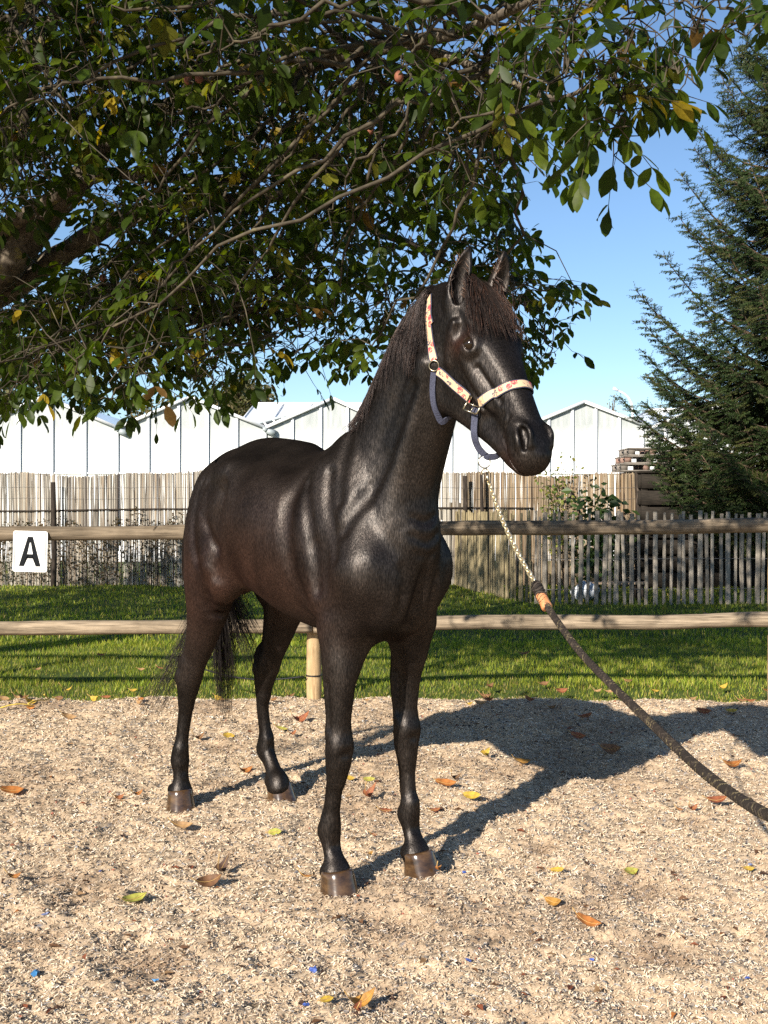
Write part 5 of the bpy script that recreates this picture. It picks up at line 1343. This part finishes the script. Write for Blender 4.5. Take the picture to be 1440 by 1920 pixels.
# mane: falls to the right side of the neck
cr = catmull_np(np.array([(.325, .004, 2.055), (.28, .002, 2.045), (.22, 0, 2.015), (.115, 0, 1.915), (.045, 0, 1.795), (-.005, 0, 1.71)]), 10)
paths = []; rad = []; cols = []
for i in range(3300):
    t = r.random()**.95*(len(cr)-1.01); k = int(t); p = cr[k]+(cr[k+1]-cr[k])*(t-k)
    lock = vnoise(np.array([t*.55]), np.array([2.]), 5)[0]; frac = t/(len(cr)-1)
    w = horse_world((p+np.array([r.normal(0, .006), r.normal(-.004, .011), .0]))[None])[0]
    q, nrm = nearest(w); P = [q-nrm*.004]; L = (.155+.13*lock+r.normal(0, .02))*(.80+.35*math.sin(math.pi*min(1, frac+.1)))
    off = r.uniform(.004, .020); K = 8
    sgn = -1 if r.random() < .93 else 1
    drift = r.normal(0, .10)+.5*(vnoise(np.array([t*1.3]), np.array([7.]), 8)[0]-.5)
    d0 = HL*sgn*.85+UP*.30; cur = q+nrm*.006
    for s in range(1, K):
        g = min(1, s/2.5); d = unit(d0*(1-g)+(-UP+HD*drift*.7-HL*.06)*g); cur = cur+d*L/(K-1)
        q2, n2 = nearest(cur)
        gap = (cur-q2) @ n2
        if gap < off: cur = q2+n2*off
        elif gap > off+.01: cur = cur-n2*min(gap-off, .012)
        P.append(cur.copy())
    P = np.array(P)
    for _ in range(3): P[1:-1] = (P[:-2]+2*P[1:-1]+P[2:])/4
    paths.append(P); rad.append(r.uniform(.0008, .0015)); cols.append(np.array([.0065, .0052, .0048])*r.uniform(.7, 1.6) if r.random() < .88 else np.array([.012, .0078, .0062]))
strands('mane', paths, rad, cols, horse, m_hair)
# forelock: over the forehead, rusty ends
paths = []; rad = []; cols = []
for i in range(1100):
    w0 = r.normal(0, .026); u0 = r.uniform(-.035, .035)
    q, nrm = nearest(head_world(u0, .02, w0)); L = r.uniform(.13, .215); K = 9; off = r.uniform(.004, .020); P = [q-nrm*.003]
    spread = w0*1.9+r.normal(0, .013); Hu = horse_world(HU[None])[0]-HO; Hw = horse_world(HW[None])[0]-HO; Hv = horse_world(HV[None])[0]-HO
    cur = q+nrm*.010
    for s in range(1, K):
        f = s/(K-1); d = unit(Hu*.9+Hw*spread*6*(1-.6*f)+Hv*(.55*(1-f)-.05)+UP*(-.15)); cur = cur+d*L/(K-1)
        q2, n2 = nearest(cur); gap = (cur-q2) @ n2; lim = off*.8+.007*math.sin(math.pi*f)
        if gap < lim: cur = q2+n2*lim
        elif gap > lim+.012: cur = cur-n2*min(gap-lim, .016)
        P.append(cur.copy())
    paths.append(P); rad.append(r.uniform(.0006, .0012))
    cols.append(np.array([.009, .0068, .006])*r.uniform(.7, 1.7) if r.random() < .74 else np.array([.021, .0115, .0085])*r.uniform(.6, 1.1))
strands('forelock', paths, rad, cols, horse, m_hair)
# hair in the ears
paths = []; rad = []; cols = []
for e in (-1, 1):
    for i in range(90):
        t = r.random(); u0 = .035-.10*t; q, nrm = nearest(head_world(u0, -.02+.08*t, e*(.066+r.normal(0, .012)))); d = unit(nrm*.5-(horse_world(HU[None])[0]-HO)*.8+r.normal(0, .25, 3))
        paths.append([q+d*.026*f*r.uniform(.8, 1.1) for f in np.linspace(0, 1, 5)]); rad.append(.0006); cols.append(np.array([.035, .022, .016])*r.uniform(.6, 1.5))
strands('ear_hair', paths, rad, cols, horse, m_hair)
# tail
paths = []; rad = []; cols = []
def bez(p, n): 
    t = np.linspace(0, 1, n)[:, None]; return (1-t)**3*p[0]+3*(1-t)**2*t*p[1]+3*(1-t)*t*t*p[2]+t**3*p[3]
LOCKS = [(.0, .62), (.03, .50), (.055, .36), (.075, .55), (.10, .33), (.125, .46), (.15, .60), (.18, .68), (.03, .74), (.09, .70)]
for i in range(1300):
    zr = r.uniform(1.00, 1.33); p0 = np.array([-1.325-(1.40-zr)*.10, r.normal(0, .016), zr]); gsel = r.random()
    if gsel < .78: lk, lz = LOCKS[r.integers(len(LOCKS))]; tip = np.array([-1.47+r.normal(0, .02), lk+r.normal(0, .010), lz+abs(r.normal(0, .14))])
    elif gsel < .87: tip = np.array([-1.66+r.normal(0, .05), -.20+r.choice([-.05, 0, .05])+r.normal(0, .012), r.uniform(.30, .50)])
    else: tip = np.array([-1.40+r.normal(0, .03), .20+r.normal(0, .03), r.uniform(.52, .80)])
    mid = np.array([-1.44, r.normal(.02, .016)+.45*tip[1], max(tip[2]+.2, .88)])
    if gsel >= .78 and gsel < .87: mid = np.array([-1.47, r.normal(-.02, .025), .85])
    P = bez([p0, p0+np.array([-.075, 0, -.06]), mid, tip], 12)+r.normal(0, .0012, (12, 3))*np.linspace(0, 1, 12)[:, None]
    paths.append(horse_world(P)); rad.append(r.uniform(.0009, .0018)); cols.append(np.array([.009, .0075, .007])*r.uniform(.6, 1.8))
strands('tail', paths, rad, cols, horse, m_hair)
# ------------------------------------------------------------------ halter
m_navy = Mat('navy_webbing', .8, .2); m_navy.color(m_navy.ramp(m_navy.noise(m_navy.pos((500, 500, 500)), 1, 2), [(.35, (.022, .024, .040)), (.65, (.075, .080, .120))]))
m_print = Mat('floral_print', .6, .3)
v = m_print.pos(); w1 = m_print.n('TexVoronoi', Scale=42.0); m_print.l(v, w1.inputs['Vector']); sel = m_print.n('SeparateColor'); m_print.l(w1.outputs['Color'], sel.inputs[0])
pet = m_print.noise(v, 95, 3, .7, 1.2)
red = m_print.math('MULTIPLY', m_print.math('GREATER_THAN', sel.outputs[0], .45), m_print.math('MULTIPLY', m_print.math('LESS_THAN', w1.outputs['Distance'], .46), m_print.math('GREATER_THAN', pet, .45)))
drk = m_print.math('MULTIPLY', m_print.math('LESS_THAN', sel.outputs[0], .26), m_print.math('GREATER_THAN', pet, .53))
c = m_print.mix((.56, .36, .21), (.62, .45, .29), pet); c = m_print.mix(c, (.50, .06, .07), red); c = m_print.mix(c, (.07, .075, .10), drk); m_print.color(c)
m_brass = Mat('pale_metal', .30, .5, (.34, .30, .22), 1.0)
halter = thing('halter', 'floral printed halter with navy webbing and steel fittings on the horse\'s head', 'halter', tuple(head_world(.25, -.05, 0)))
def strap(name, P, N, w, th, mat, parent=halter, lift=.002):
    P = np.asarray(P, float); N = np.asarray(N, float); T = np.gradient(P, axis=0); T /= np.linalg.norm(T, axis=1)[:, None]
    S = np.cross(T, N); S /= np.linalg.norm(S, axis=1)[:, None]; N = np.cross(S, T)
    V = np.stack([P+N*lift+S*w/2, P+N*(lift+th)+S*(w/2-.0006), P+N*(lift+th)-S*(w/2-.0006), P+N*lift-S*w/2], 1).reshape(-1, 3)
    m = len(P); i = np.arange(m-1)[:, None]*4; j = np.arange(4)[None]
    Q = np.concatenate([np.stack([i+j, i+(j+1) % 4, i+4+(j+1) % 4, i+4+j], -1).reshape(-1, 4), [(0, 3, 2, 1), ((m-1)*4, (m-1)*4+1, (m-1)*4+2, (m-1)*4+3)]])
    V = V-np.array(halter.location)
    return link(name, mesh(name, V, Q, mat, None, smooth=False), parent)
def on_skin(pts, n=26, off=.0015):
    C = catmull_np(np.array(pts), max(2, n//max(1, len(pts)-1))); P = []; N = []
    for p in C:
        q, nn = nearest(p); P.append(q+nn*off); N.append(nn)
    P = np.array(P); N = np.array(N)
    for _ in range(3):
        P[1:-1] = (P[:-2]+2*P[1:-1]+P[2:])/4; N[1:-1] = (N[:-2]+2*N[1:-1]+N[2:])/4
    # keep the strap clear of the skin after smoothing
    for i, p in enumerate(P):
        q, nn = nearest(p); g = (p-q) @ nn
        if g < off: P[i] = q+nn*off
    return P, N/np.linalg.norm(N, axis=1)[:, None]
def double(name, pts, w=.026, n=26):
    P, N = on_skin(pts, n)
    b = strap(name, P, N, w+.004, .0025, m_navy); strap('printed_ribbon', P, N, w-.002, .0032, m_print, b); return P, N
def ring(name, c, nrm, R, rr, parent=halter, sx=1.0, up=None):
    nrm = unit(nrm); a = np.cross(nrm, UP if up is None else up); a = unit(a); b = np.cross(nrm, a); n, k = 22, 7
    V = [c+a*math.cos(t)*(R+rr*math.cos(f))*sx+b*math.sin(t)*(R+rr*math.cos(f))+nrm*rr*math.sin(f) for t in np.arange(n)*2*math.pi/n for f in np.arange(k)*2*math.pi/k]
    i = np.arange(n)[:, None]*k; i2 = ((np.arange(n)+1) % n)[:, None]*k; j = np.arange(k)[None]; j2 = (j+1) % k
    Q = np.stack([i+j, i2+j, i2+j2, i+j2], -1).reshape(-1, 4)
    return link(name, mesh(name, np.array(V)-np.array(parent.location), Q, m_brass), parent)
def H(px, py): return hit(px, py)[0]
mir = lambda p: head_world(*(head_coords(p)*np.array([1, 1, -1])))
rg, rn = hit(815, 686); bk, bn_ = hit(893, 760)
# crown piece, both sides, over the poll behind the ears
near = [H(814, 676), H(810, 648), H(806, 612), H(803, 582)]
top = [head_world(.035, -.150, -.078), head_world(-.002, -.145, -.066), head_world(-.03, -.130, -.04), head_world(-.04, -.120, 0)]
side = near+top
double('crown_strap', side+[mir(p) for p in reversed(side[:-1])], n=90)
# cheek pieces
cheek = [H(822, 696), H(838, 708), H(855, 724), H(872, 738), H(885, 750)]
double('cheek_strap', cheek, .027); double('cheek_strap', [mir(p) for p in cheek], .027)
# noseband: measured on the near side, mirrored over the nose
nb = [head_coords(H(*p)) for p in ((900, 754), (922, 746), (945, 738), (962, 731))]
u_b, u_t = nb[0][0], nb[-1][0]-.012
pts = []
for t in np.linspace(-1, 1, 15):
    w = t*abs(nb[0][2]); f = 1-abs(t)**1.6; u = u_b+(u_t-u_b)*min(1, f*1.25); pts.append(head_world(u, nb[0][1]*(1-f)+.02*f, w))
double('noseband', pts, .027, n=60)
for p, nn in ((rg, rn), nearest(mir(rg))): ring('halter_ring', p+nn*.006, nn, .0165, .0026)
# square buckle
def buckle(c, nn):
    c = c+nn*.010; nn = unit(nn*.35+(horse_world(HV[None])[0]-HO)*.55+np.array([0, 0, .05])); c = c+nn*.010; e = unit(np.cross(nn, np.array([.42, 0, 1.]))); g = np.cross(nn, e); hw, hh = .022, .025
    mb = MB(); cs = [e*a*hw+g*b*hh for a, b in ((-1, -1), (1, -1), (1, 1), (-1, 1), (-1, -1))]
    for a, b in zip(cs[:-1], cs[1:]): mb.tube([c+a, c+b], .0030, 8)
    mb.tube([c-e*hw, c+e*hw], .0022, 6); mb.tube([c-g*hh*.1-e*hw*.3, c+g*hh], .0018, 6)
    V, F, C = mb.get(); link('square_buckle', mesh('square_buckle', V-np.array(halter.location), F, m_brass), halter)
buckle(bk, bn_); q, nn = nearest(mir(bk)); buckle(q, nn)
# throat strap
th = [H(814, 698), H(812, 722), H(813, 748), H(819, 772), H(830, 792)]
th = [p for p in th if p is not None]
P, N = on_skin(th+[head_world(.185, -.275, -.02), head_world(.185, -.275, .02)]+[mir(p) for p in reversed(th)], n=70)
strap('throat_strap', P, N, .020, .0028, m_navy)
# chin strap hanging in a loop with the lead ring
jaw = head_world(.40, -.19, 0); dr = float(jaw[1])-.015
RC = at(908, 866, dr); rt = at(908, 853, dr)
b2 = mir(bk); sideway = unit(rt-bk)
for A, mids in ((bk, ((890, 785, bk[1]-.004), (889, 815, bk[1]-.006), (896, 838, (bk[1]+dr)/2))), (b2, None)):
    if mids is None:
        C = catmull_np(np.array([b2, b2*.6+head_world(.46, -.20, .04)*.4, head_world(.455, -.195, .03)*.5+at(930, 856, dr+.02)*.5, at(919, 857, dr+.006), rt]), 8)
    else:
        C = catmull_np(np.array([A+bn_*.004]+[at(*m) for m in mids]+[rt]), 8)
    nn = np.tile(unit(np.array([-.35, -.9, .1])), (len(C), 1))
    if mids is None: nn = np.tile(unit(np.array([.6, -.75, -.2])), (len(C), 1))
    strap('chin_strap', C, nn, .021, .003, m_navy, lift=0)
ring('lead_ring', RC, np.array([.25, -1, .1]), .0190, .0019)

# ------------------------------------------------------------------ chain and lead rope
m_chain = Mat('chain_brass', .42, .5, (.62, .50, .27), .85)
m_chain.color(m_chain.ramp(m_chain.noise(m_chain.pos(), 30, 3), [(.35, (.66, .50, .24)), (.55, (.62, .58, .45)), (.7, (.60, .42, .28))]))
m_rope = Mat('rope', .9, .15); m_rope.color(m_rope.attr('col').outputs['Color'])
m_tan = Mat('tan_leather', .6, .3); m_tan.color(m_tan.ramp(m_tan.noise(m_tan.pos(), 55, 4), [(.35, (.38, .15, .06)), (.65, (.55, .24, .10))]))
lead = thing('lead_rope', 'dark braided lead rope with brass chain running from the halter to the right', 'lead rope', tuple(RC))
s0 = at(908, 879, dr-.006); s1 = at(917, 906, dr-.012)
mb = MB(); a = np.linspace(-2.4, 2.4, 12); cdir = unit(s1-s0); sd = unit(np.cross(cdir, (0, 1, 0)))
hook = [s0+sd*.009*math.sin(x)-cdir*.009*math.cos(x)+cdir*.009 for x in a]
mb.tube(np.array(hook), .0026, 8); mb.tube([s0+cdir*.012+sd*.006, s0+cdir*.030, s1], [.0025, .0045, .0035], 8); mb.part('snap_hook', m_brass, lead)
c0, c1 = s1, at(1003, 1092, 2.84)
n = 33; tt = np.linspace(0, 1, n); CP = c0+(c1-c0)*tt[:, None]; CP[:, 2] -= .012*np.sin(tt*math.pi); CP[:, 0] -= .006*np.sin(tt*math.pi)
pitch = np.linalg.norm(c1-c0)/(n-1)
def link_mesh():
    k, m = 16, 6; L, Wd, rr = pitch*1.72, .0060, .0026; V = []
    for t in np.arange(k)*2*math.pi/k:
        ex = math.copysign(abs(math.cos(t))**.8, math.cos(t))*(L/2-rr); ey = math.sin(t)*Wd
        nx, ny = math.cos(t), math.sin(t)
        for f in np.arange(m)*2*math.pi/m: V.append((ex+nx*rr*math.cos(f), ey+ny*rr*math.cos(f), rr*math.sin(f)))
    i = np.arange(k)[:, None]*m; i2 = ((np.arange(k)+1) % k)[:, None]*m; j = np.arange(m)[None]; j2 = (j+1) % m
    return mesh('chain_link', np.array(V), np.stack([i+j, i2+j, i2+j2, i+j2], -1).reshape(-1, 4), m_chain)
lm = link_mesh(); T = np.gradient(CP, axis=0)
for i in range(n):
    x = unit(T[i]); y = unit(np.cross((0, 1, 0.001), x)); z = np.cross(x, y); th_ = math.radians(45 if i % 2 else -45)+.2*math.sin(i*1.7)
    y2 = y*math.cos(th_)+z*math.sin(th_); z2 = np.cross(x, y2)
    o = link('chain_link', lm, lead); M = Matrix(np.column_stack([x, y2, z2]).tolist()).to_4x4(); M.translation = Vector(CP[i])-lead.location; o.matrix_local = M
ring('end_ring', CP[-1]+unit(T[-1])*.008, (.3, -1, .2), .0085, .0022, lead)
RP = catmull_np(np.array([at(1008, 1103, 2.83), at(1022, 1130, 2.80), at(1045, 1165, 2.73), at(1090, 1225, 2.58), at(1150, 1287, 2.40), at(1225, 1360, 2.15), at(1310, 1440, 1.88), at(1390, 1500, 1.68), at(1455, 1535, 1.54), at(1560, 1570, 1.36), np.array([.84, 1.12, .93]), np.array([1.30, .75, .98]), np.array([1.9, .35, 1.06])]), 26)
seg = np.concatenate([[0], np.cumsum(np.linalg.norm(np.diff(RP, axis=0), axis=1))])
m = 560; uu = np.linspace(0, seg[-1], m); RP = np.stack([np.interp(uu, seg, RP[:, k]) for k in range(3)], 1)
T = np.gradient(RP, axis=0); T /= np.linalg.norm(T, axis=1)[:, None]; A = np.cross(T, (0, 0.2, 1.)); A /= np.linalg.norm(A, axis=1)[:, None]; B = np.cross(T, A)
R0 = .0075*(1+.03*np.sin(uu*31))
mb = MB(); V, Q = tube_mesh(RP, R0*.86, 12); mb.add(V, Q, col=(.018, .014, .012))
for k in range(16):
    sg = 1 if k % 2 else -1; ph = k//2*2*math.pi/8+(.39 if sg < 0 else 0)
    ang = ph+sg*uu*2*math.pi/.046
    rad = R0*(1.0+.085*np.cos(4*uu*2*math.pi/.046*2+k*1.57))
    P = RP+rad[:, None]*(np.cos(ang)[:, None]*A+np.sin(ang)[:, None]*B)
    V, Q = tube_mesh(P, .0019, 5, cap=False); seg_ = np.repeat(np.arange(m)//4, 5)
    f = np.random.default_rng(k).random(m)[seg_]; cc = np.where((f < .13)[:, None], np.array([.10, .08, .046]), np.where((f < .3)[:, None], np.array([.045, .035, .028]), np.array([.024, .019, .016])))
    mb.add(V, Q, col=cc)
mb.part('rope', m_rope, lead)
# doubled, whipped end and leather keeper
e0 = RP[0]; d = T[4]
mb = MB(); C = np.array([e0-d*.020, e0-d*.004, e0+d*.018, e0+d*.045]); V, Q = tube_mesh(C, [.008, .0135, .0142, .0118], 14); mb.add(V, Q, col=(.03, .024, .02))
for k in range(9): 
    a = np.linspace(0, 2*math.pi, 13); c = e0-d*.012+d*.0065*k; rr = .0122+.0022*math.sin((k+1)*.35)
    P = np.array([c+rr*(math.cos(x)*A[4]+math.sin(x)*B[4])+d*.004*math.sin(x*2+k) for x in a]); V, Q = tube_mesh(P, .0026, 5, cap=False); mb.add(V, Q, col=(.05, .04, .033) if k % 2 else (.022, .018, .016))
mb.part('spliced_end', m_rope, lead)
k0 = e0+d*.045; C = np.array([k0+d*t for t in (-.024, -.020, .0, .016, .020)]); V, Q = tube_mesh(C, [.0142, .0152, .0138, .0150, .0142], 18); part('leather_keeper', V, Q, m_tan, lead)
# ------------------------------------------------------------------ fallen leaves and scraps on the footing
m_dry = Mat('dry_leaf', .65, .3); dc = m_dry.attr('col').outputs['Color']
dn = m_dry.ramp(m_dry.noise(m_dry.pos(), 45, 4, .7), [(.3, (.55, .5, .45)), (.5, (1, 1, 1)), (.75, (1.2, 1.15, 1.0))]); dc = m_dry.mix(dc, dn, 1.0, 'MULTIPLY'); m_dry.color(dc); m_dry.translucent(dc, .15)
m_vein = Mat('leaf_midrib', .7, .2, (.45, .28, .10))
TONE = {'orange': (.36, .135, .035), 'rust': (.26, .085, .04), 'tan': (.36, .22, .11), 'yellow': (.50, .34, .05), 'lime': (.36, .35, .07), 'brown': (.17, .085, .042), 'ochre': (.40, .205, .045), 'dark': (.085, .045, .03)}
def fallen(px, py, size_px, tone, ang, curl, label, r, group=None, fold=.22, wide=.56):
    g = ground(px, py, .022); L = size_px*g[1]/FPX; z0 = float(sand_height(np.array([g[0]]), np.array([g[1]]))[0]) if g[1] < 7.35 else .03
    n = 9; U = np.linspace(0, 1, n); half = np.sin(np.pi*U**.85)**.8*wide*.5*L; V = []; cols = []
    base = np.array(TONE[tone])*r.uniform(.85, 1.15)
    for i, u in enumerate(U):
        for s in (-1, -.5, 0, .5, 1):
            x = (u-.5)*L; y = half[i]*s; bend = curl*L*((u-.5)**2*2.2)
            z = bend+fold*abs(y)+.02*L*math.sin(u*9+s*2)*abs(s)+r.normal(0, .008*L)
            V.append((x, y*(1-.18*abs(curl)*abs(s)), z)); cols.append(np.clip(base*(1.0+.18*math.sin(u*17))*(.85 if abs(s) == 1 else 1), 0, 1))
    i = np.arange(n-1)[:, None]*5; j = np.arange(4)[None]; Q = np.stack([i+j, i+5+j, i+6+j, i+1+j], -1).reshape(-1, 4)
    me = mesh('fallen_leaf', np.array(V), Q, m_dry, np.array(cols))
    o = link('fallen_leaf', me, None, (g[0], g[1], z0+.012+.10*L)); o.rotation_euler = (r.normal(0, .16)+.42, r.normal(0, .14), math.radians(ang)); tag(o, label, 'leaf', group)
    st = MB(); st.tube(np.array([((u-.5)*L, 0, curl*L*((u-.5)**2*2.2)+.0015) for u in np.linspace(-.16, .95, 8)]), np.linspace(.0016, .0006, 8), 5); V, F, C = st.get()
    link('midrib', mesh('midrib', V, F, m_vein), o)
    return o
r = np.random.default_rng(909); G = 'fallen leaves on the arena footing'
LEAVES = [
 (20, 1488, 46, 'orange', 20, .3, 'large orange-brown leaf lying at the left picture edge level with the hind hooves'),
 (392, 1664, 50, 'brown', 15, .6, 'big crinkled brown leaf, lower of the curled pair left of the fore hooves'),
 (412, 1640, 44, 'dark', 70, 1.2, 'upright curled dark leaf, upper of the pair left of the fore hooves'),
 (250, 1697, 50, 'lime', 35, .3, 'bright yellow-green leaf lying left of the curled brown pair'),
 (340, 1556, 42, 'tan', 5, .4, 'long tan leaf below the near hind hoof'),
 (515, 1572, 27, 'lime', 0, .1, 'small round lime leaf between hind and fore hooves'),
 (562, 1355, 36, 'rust', 25, 1.0, 'humped russet leaf beside the foot of the pale post'),
 (428, 1379, 24, 'yellow', 20, .2, 'small bright yellow leaf below the tail ends'),
 (458, 1442, 30, 'orange', 35, .7, 'orange leaf left of the far hind fetlock'),
 (688, 1499, 36, 'rust', 55, 1.3, 'curled rust leaf standing up between the fore cannons'),
 (722, 1519, 28, 'rust', 8, .3, 'flat rust leaf just below the curled one between the forelegs'),
 (886, 1508, 36, 'yellow', -22, .3, 'golden yellow leaf right of the far foreleg near its shadow'),
 (978, 1436, 36, 'ochre', 12, .4, 'ochre leaf lying in the lit gap of the horse shadow'),
 (908, 1424, 30, 'yellow', 60, .8, 'small yellow and dark leaf left of the ochre one in the lit gap'),
 (836, 1478, 42, 'orange', -6, .3, 'long orange leaf right of the far fore cannon'),
 (852, 1462, 24, 'dark', 30, 1.0, 'small dark leaf touching the top of the long orange leaf'),
 (816, 1523, 22, 'rust', 5, .4, 'tiny rust leaf right of the far fore fetlock'),
 (1041, 1691, 38, 'ochre', -42, .5, 'slim ochre leaf lying slantwise in the right foreground'),
 (1103, 1736, 52, 'orange', -16, .4, 'large bright orange leaf alone in the right foreground'),
 (1346, 1512, 40, 'rust', -10, .4, 'large red-orange leaf under the lead rope'),
 (1298, 1522, 24, 'rust', 30, .9, 'small red leaf left of the large one under the lead rope'),
 (1376, 1441, 36, 'orange', -12, .7, 'orange leaf at the shadow edge just right of the lead rope'),
 (1098, 1350, 30, 'rust', 5, .4, 'rust leaf in the shadow nearest the lawn'),
 (1084, 1386, 30, 'rust', -10, .4, 'rust leaf in the middle of the horse shadow'),
 (1143, 1414, 42, 'brown', 5, .5, 'large brown leaf in the lower part of the horse shadow'),
 (655, 1461, 22, 'yellow', -10, .3, 'thin bright yellow leaf right of the near fore knee'),
 (692, 1463, 24, 'lime', 5, .3, 'faded green leaf right of the thin yellow one behind the forelegs'),
 (1046, 1636, 28, 'yellow', -8, .2, 'pale yellow leaf above the slim ochre leaf at the right'),
 (1183, 1629, 34, 'lime', 28, .3, 'pale lime leaf on the brown scuffed patch at the right'),
 (1405, 1630, 24, 'yellow', 8, .3, 'small yellow leaf near the right picture edge'),
 (678, 1889, 56, 'ochre', 25, 1.0, 'big folded ochre leaf at the bottom edge'),
 (668, 1912, 36, 'rust', 80, .7, 'rust leaf tucked under the folded ochre one at the bottom edge'),
 (574, 1655, 30, 'orange', -18, .5, 'orange leaf with clear ribs touching the near fore hoof'),
 (258, 1499, 20, 'orange', 30, .9, 'small orange curled leaf left of the near hind hoof'),
 (224, 1499, 20, 'rust', 10, .9, 'small rust curled leaf left of the small orange one'),
 (128, 1351, 30, 'tan', 10, .4, 'tan leaf on the footing below the letter board'),
 (26, 1654, 28, 'orange', 15, .8, 'small orange leaf at the left edge beside the dark scuff'),
 (612, 1884, 30, 'yellow', 28, .1, 'thin yellow leaf strip beside the folded ochre leaf'),
 (693, 1602, 18, 'ochre', 70, .6, 'tiny amber leaf between the two fore hooves'),
 (820, 1648, 20, 'orange', 60, .9, 'small orange leaf propped against the far fore hoof'),
 (1320, 1338, 30, 'rust', -10, .4, 'rust leaf in the lit strip beyond the horse shadow'),
 (1372, 1336, 24, 'yellow', 10, .3, 'yellow leaf beside the lit grass tuft at the right edge'),
 (527, 1376, 26, 'lime', 5, .3, 'faded lime leaf right of the far hind cannon'),
 (548, 1381, 18, 'rust', 30, .9, 'tiny rust leaf touching the faded lime one'),
 (372, 1385, 24, 'brown', 30, 1.1, 'crumpled brown leaf right of the near hind cannon'),
 (700, 1568, 16, 'rust', 10, .4, 'tiny rust leaf between the fore fetlocks'),
 (1275, 1518, 16, 'rust', -20, .5, 'tiny red leaf fragment left of the small red leaf'),
]
for a in LEAVES: fallen(*a, r, G)
for i in range(46):
    px = r.uniform(0, 1440); py = r.uniform(1296, 1326)
    if 560 < px < 620 or 300 < px < 390: continue
    fallen(px, py, r.uniform(14, 26), r.choice(['orange', 'rust', 'tan', 'yellow', 'brown', 'brown', 'tan']), r.uniform(-60, 60), r.uniform(.2, .9), 'small dry leaf lying along the edge between footing and lawn', r, 'leaf litter along the lawn edge')
for px, py in ((70, 1262), (265, 1262), (190, 1235), (1330, 1160), (985, 1233), (300, 1260), (1020, 1290), (1180, 1285)):
    fallen(px, py, r.uniform(14, 22), r.choice(['tan', 'brown', 'rust']), r.uniform(-60, 60), .4, 'small dry leaf lying in the lawn grass', r, 'leaves lying in the lawn')
# long yellow leaf stalks at the lawn edge on the left
for i, (a, b) in enumerate((((0, 1322), (62, 1316)), ((52, 1319), (100, 1300)), ((82, 1302), (92, 1296)))):
    A_, B_ = ground(*a, .05), ground(*b, .06); mb = MB(); q = np.linspace(0, 1, 7)[:, None]; P = A_+(B_-A_)*q; P[:, 2] = .030+.02*np.sin(q[:, 0]*3+i); mb.tube(P, [.006, .0055, .005, .0045, .004, .0035, .003], 6, col=(.55, .40, .08))
    V, F, C = mb.get(); o = part('leaf_stalk', V, F, m_dry, None, col=C)
    tag(o, ('yellow leaf stalk reaching the left picture edge on the lawn border', 'yellow leaf stalk slanting up beside the one at the left edge', 'tiny yellow stalk stub at the upper end of the slanting stalk')[i], 'leaf stalk')
m_scrap = Mat('blue_scrap', .6, .3); m_scrap.color(m_scrap.attr('col').outputs['Color'])
SCR = [(66, 1820, 24, 'large turquoise-blue scrap at the lower left'), (290, 1826, 15, 'turquoise scrap right of the large one at the lower left'), (85, 1717, 20, 'faded blue scrap in the left foreground'), (186, 1631, 9, 'tiny blue scrap above the yellow-green leaf'), (588, 1816, 20, 'deep blue scrap left of the scuffed hollow below the hooves'), (573, 1881, 16, 'upright blue scrap beside the yellow leaf strip'), (878, 1807, 15, 'flat blue scrap in the middle foreground'), (871, 1643, 12, 'blue scrap right of the far fore hoof'), (1408, 1615, 14, 'violet-blue scrap near the right edge'), (1110, 1798, 12, 'blue scrap below the large orange leaf'), (1403, 1840, 11, 'small blue scrap in the lower right')]
for px, py, sz, lab in SCR:
    g = ground(px, py, .025); s = sz*g[1]/FPX; z = float(sand_height(np.array([g[0]]), np.array([g[1]]))[0])+.010; n = 9
    a = np.arange(n)*2*math.pi/n; rr = s*.5*r.uniform(.55, 1.15, n)
    V = [(0, 0, .25*s)]+[(rr[k]*math.cos(a[k]), .7*rr[k]*math.sin(a[k]), r.uniform(-.05, .30)*s) for k in range(n)]+[(0, 0, -.1*s)]
    T = [(0, 1+k, 1+(k+1) % n) for k in range(n)]+[(n+1, 1+(k+1) % n, 1+k) for k in range(n)]
    col = np.array((.04, .16, .34) if 'turq' in lab else ((.16, .20, .36) if 'faded' in lab or 'violet' in lab else (.05, .09, .30)))
    o = link('plastic_scrap', mesh('plastic_scrap', np.array(V), np.array(T), m_scrap, np.tile(col, (n+2, 1)), smooth=False), None, (g[0], g[1], z)); o.rotation_euler = (.35, 0, r.uniform(0, 6)); tag(o, lab, 'scrap', 'blue scraps in the footing')

# small dull leaf crumbs trodden into the footing
r = np.random.default_rng(61); n = 620
y = 2.5*(7.4/2.5)**r.random(n)**.8; x = (r.random(n)-.5)*2*(.40*y+.2); th = r.uniform(0, 6.28, n); L = r.uniform(.006, .022, n); w = L*r.uniform(.3, .6, n); z = sand_height(x, y)+.007
d = np.stack([np.cos(th), np.sin(th)], -1); p = np.stack([-d[:, 1], d[:, 0]], -1); V = np.zeros((n, 4, 3))
for k, (a, b, h) in enumerate(((-1, 0, .0), (0, -1, .35), (1, 0, .1), (0, 1, .5))):
    V[:, k, 0] = x+d[:, 0]*L*a+p[:, 0]*w*b; V[:, k, 1] = y+d[:, 1]*L*a+p[:, 1]*w*b; V[:, k, 2] = z+L*h*r.uniform(.3, 1.4, n)
pal = np.array([TONE[k] for k in ('rust', 'brown', 'dark', 'tan', 'orange')])*.75
setting('leaf_crumbs', V.reshape(-1, 3), np.arange(4*n).reshape(-1, 4), m_dry, np.repeat(pal[r.choice(5, n, p=[.25, .35, .2, .15, .05])], 4, 0), smooth=False, kind='stuff')
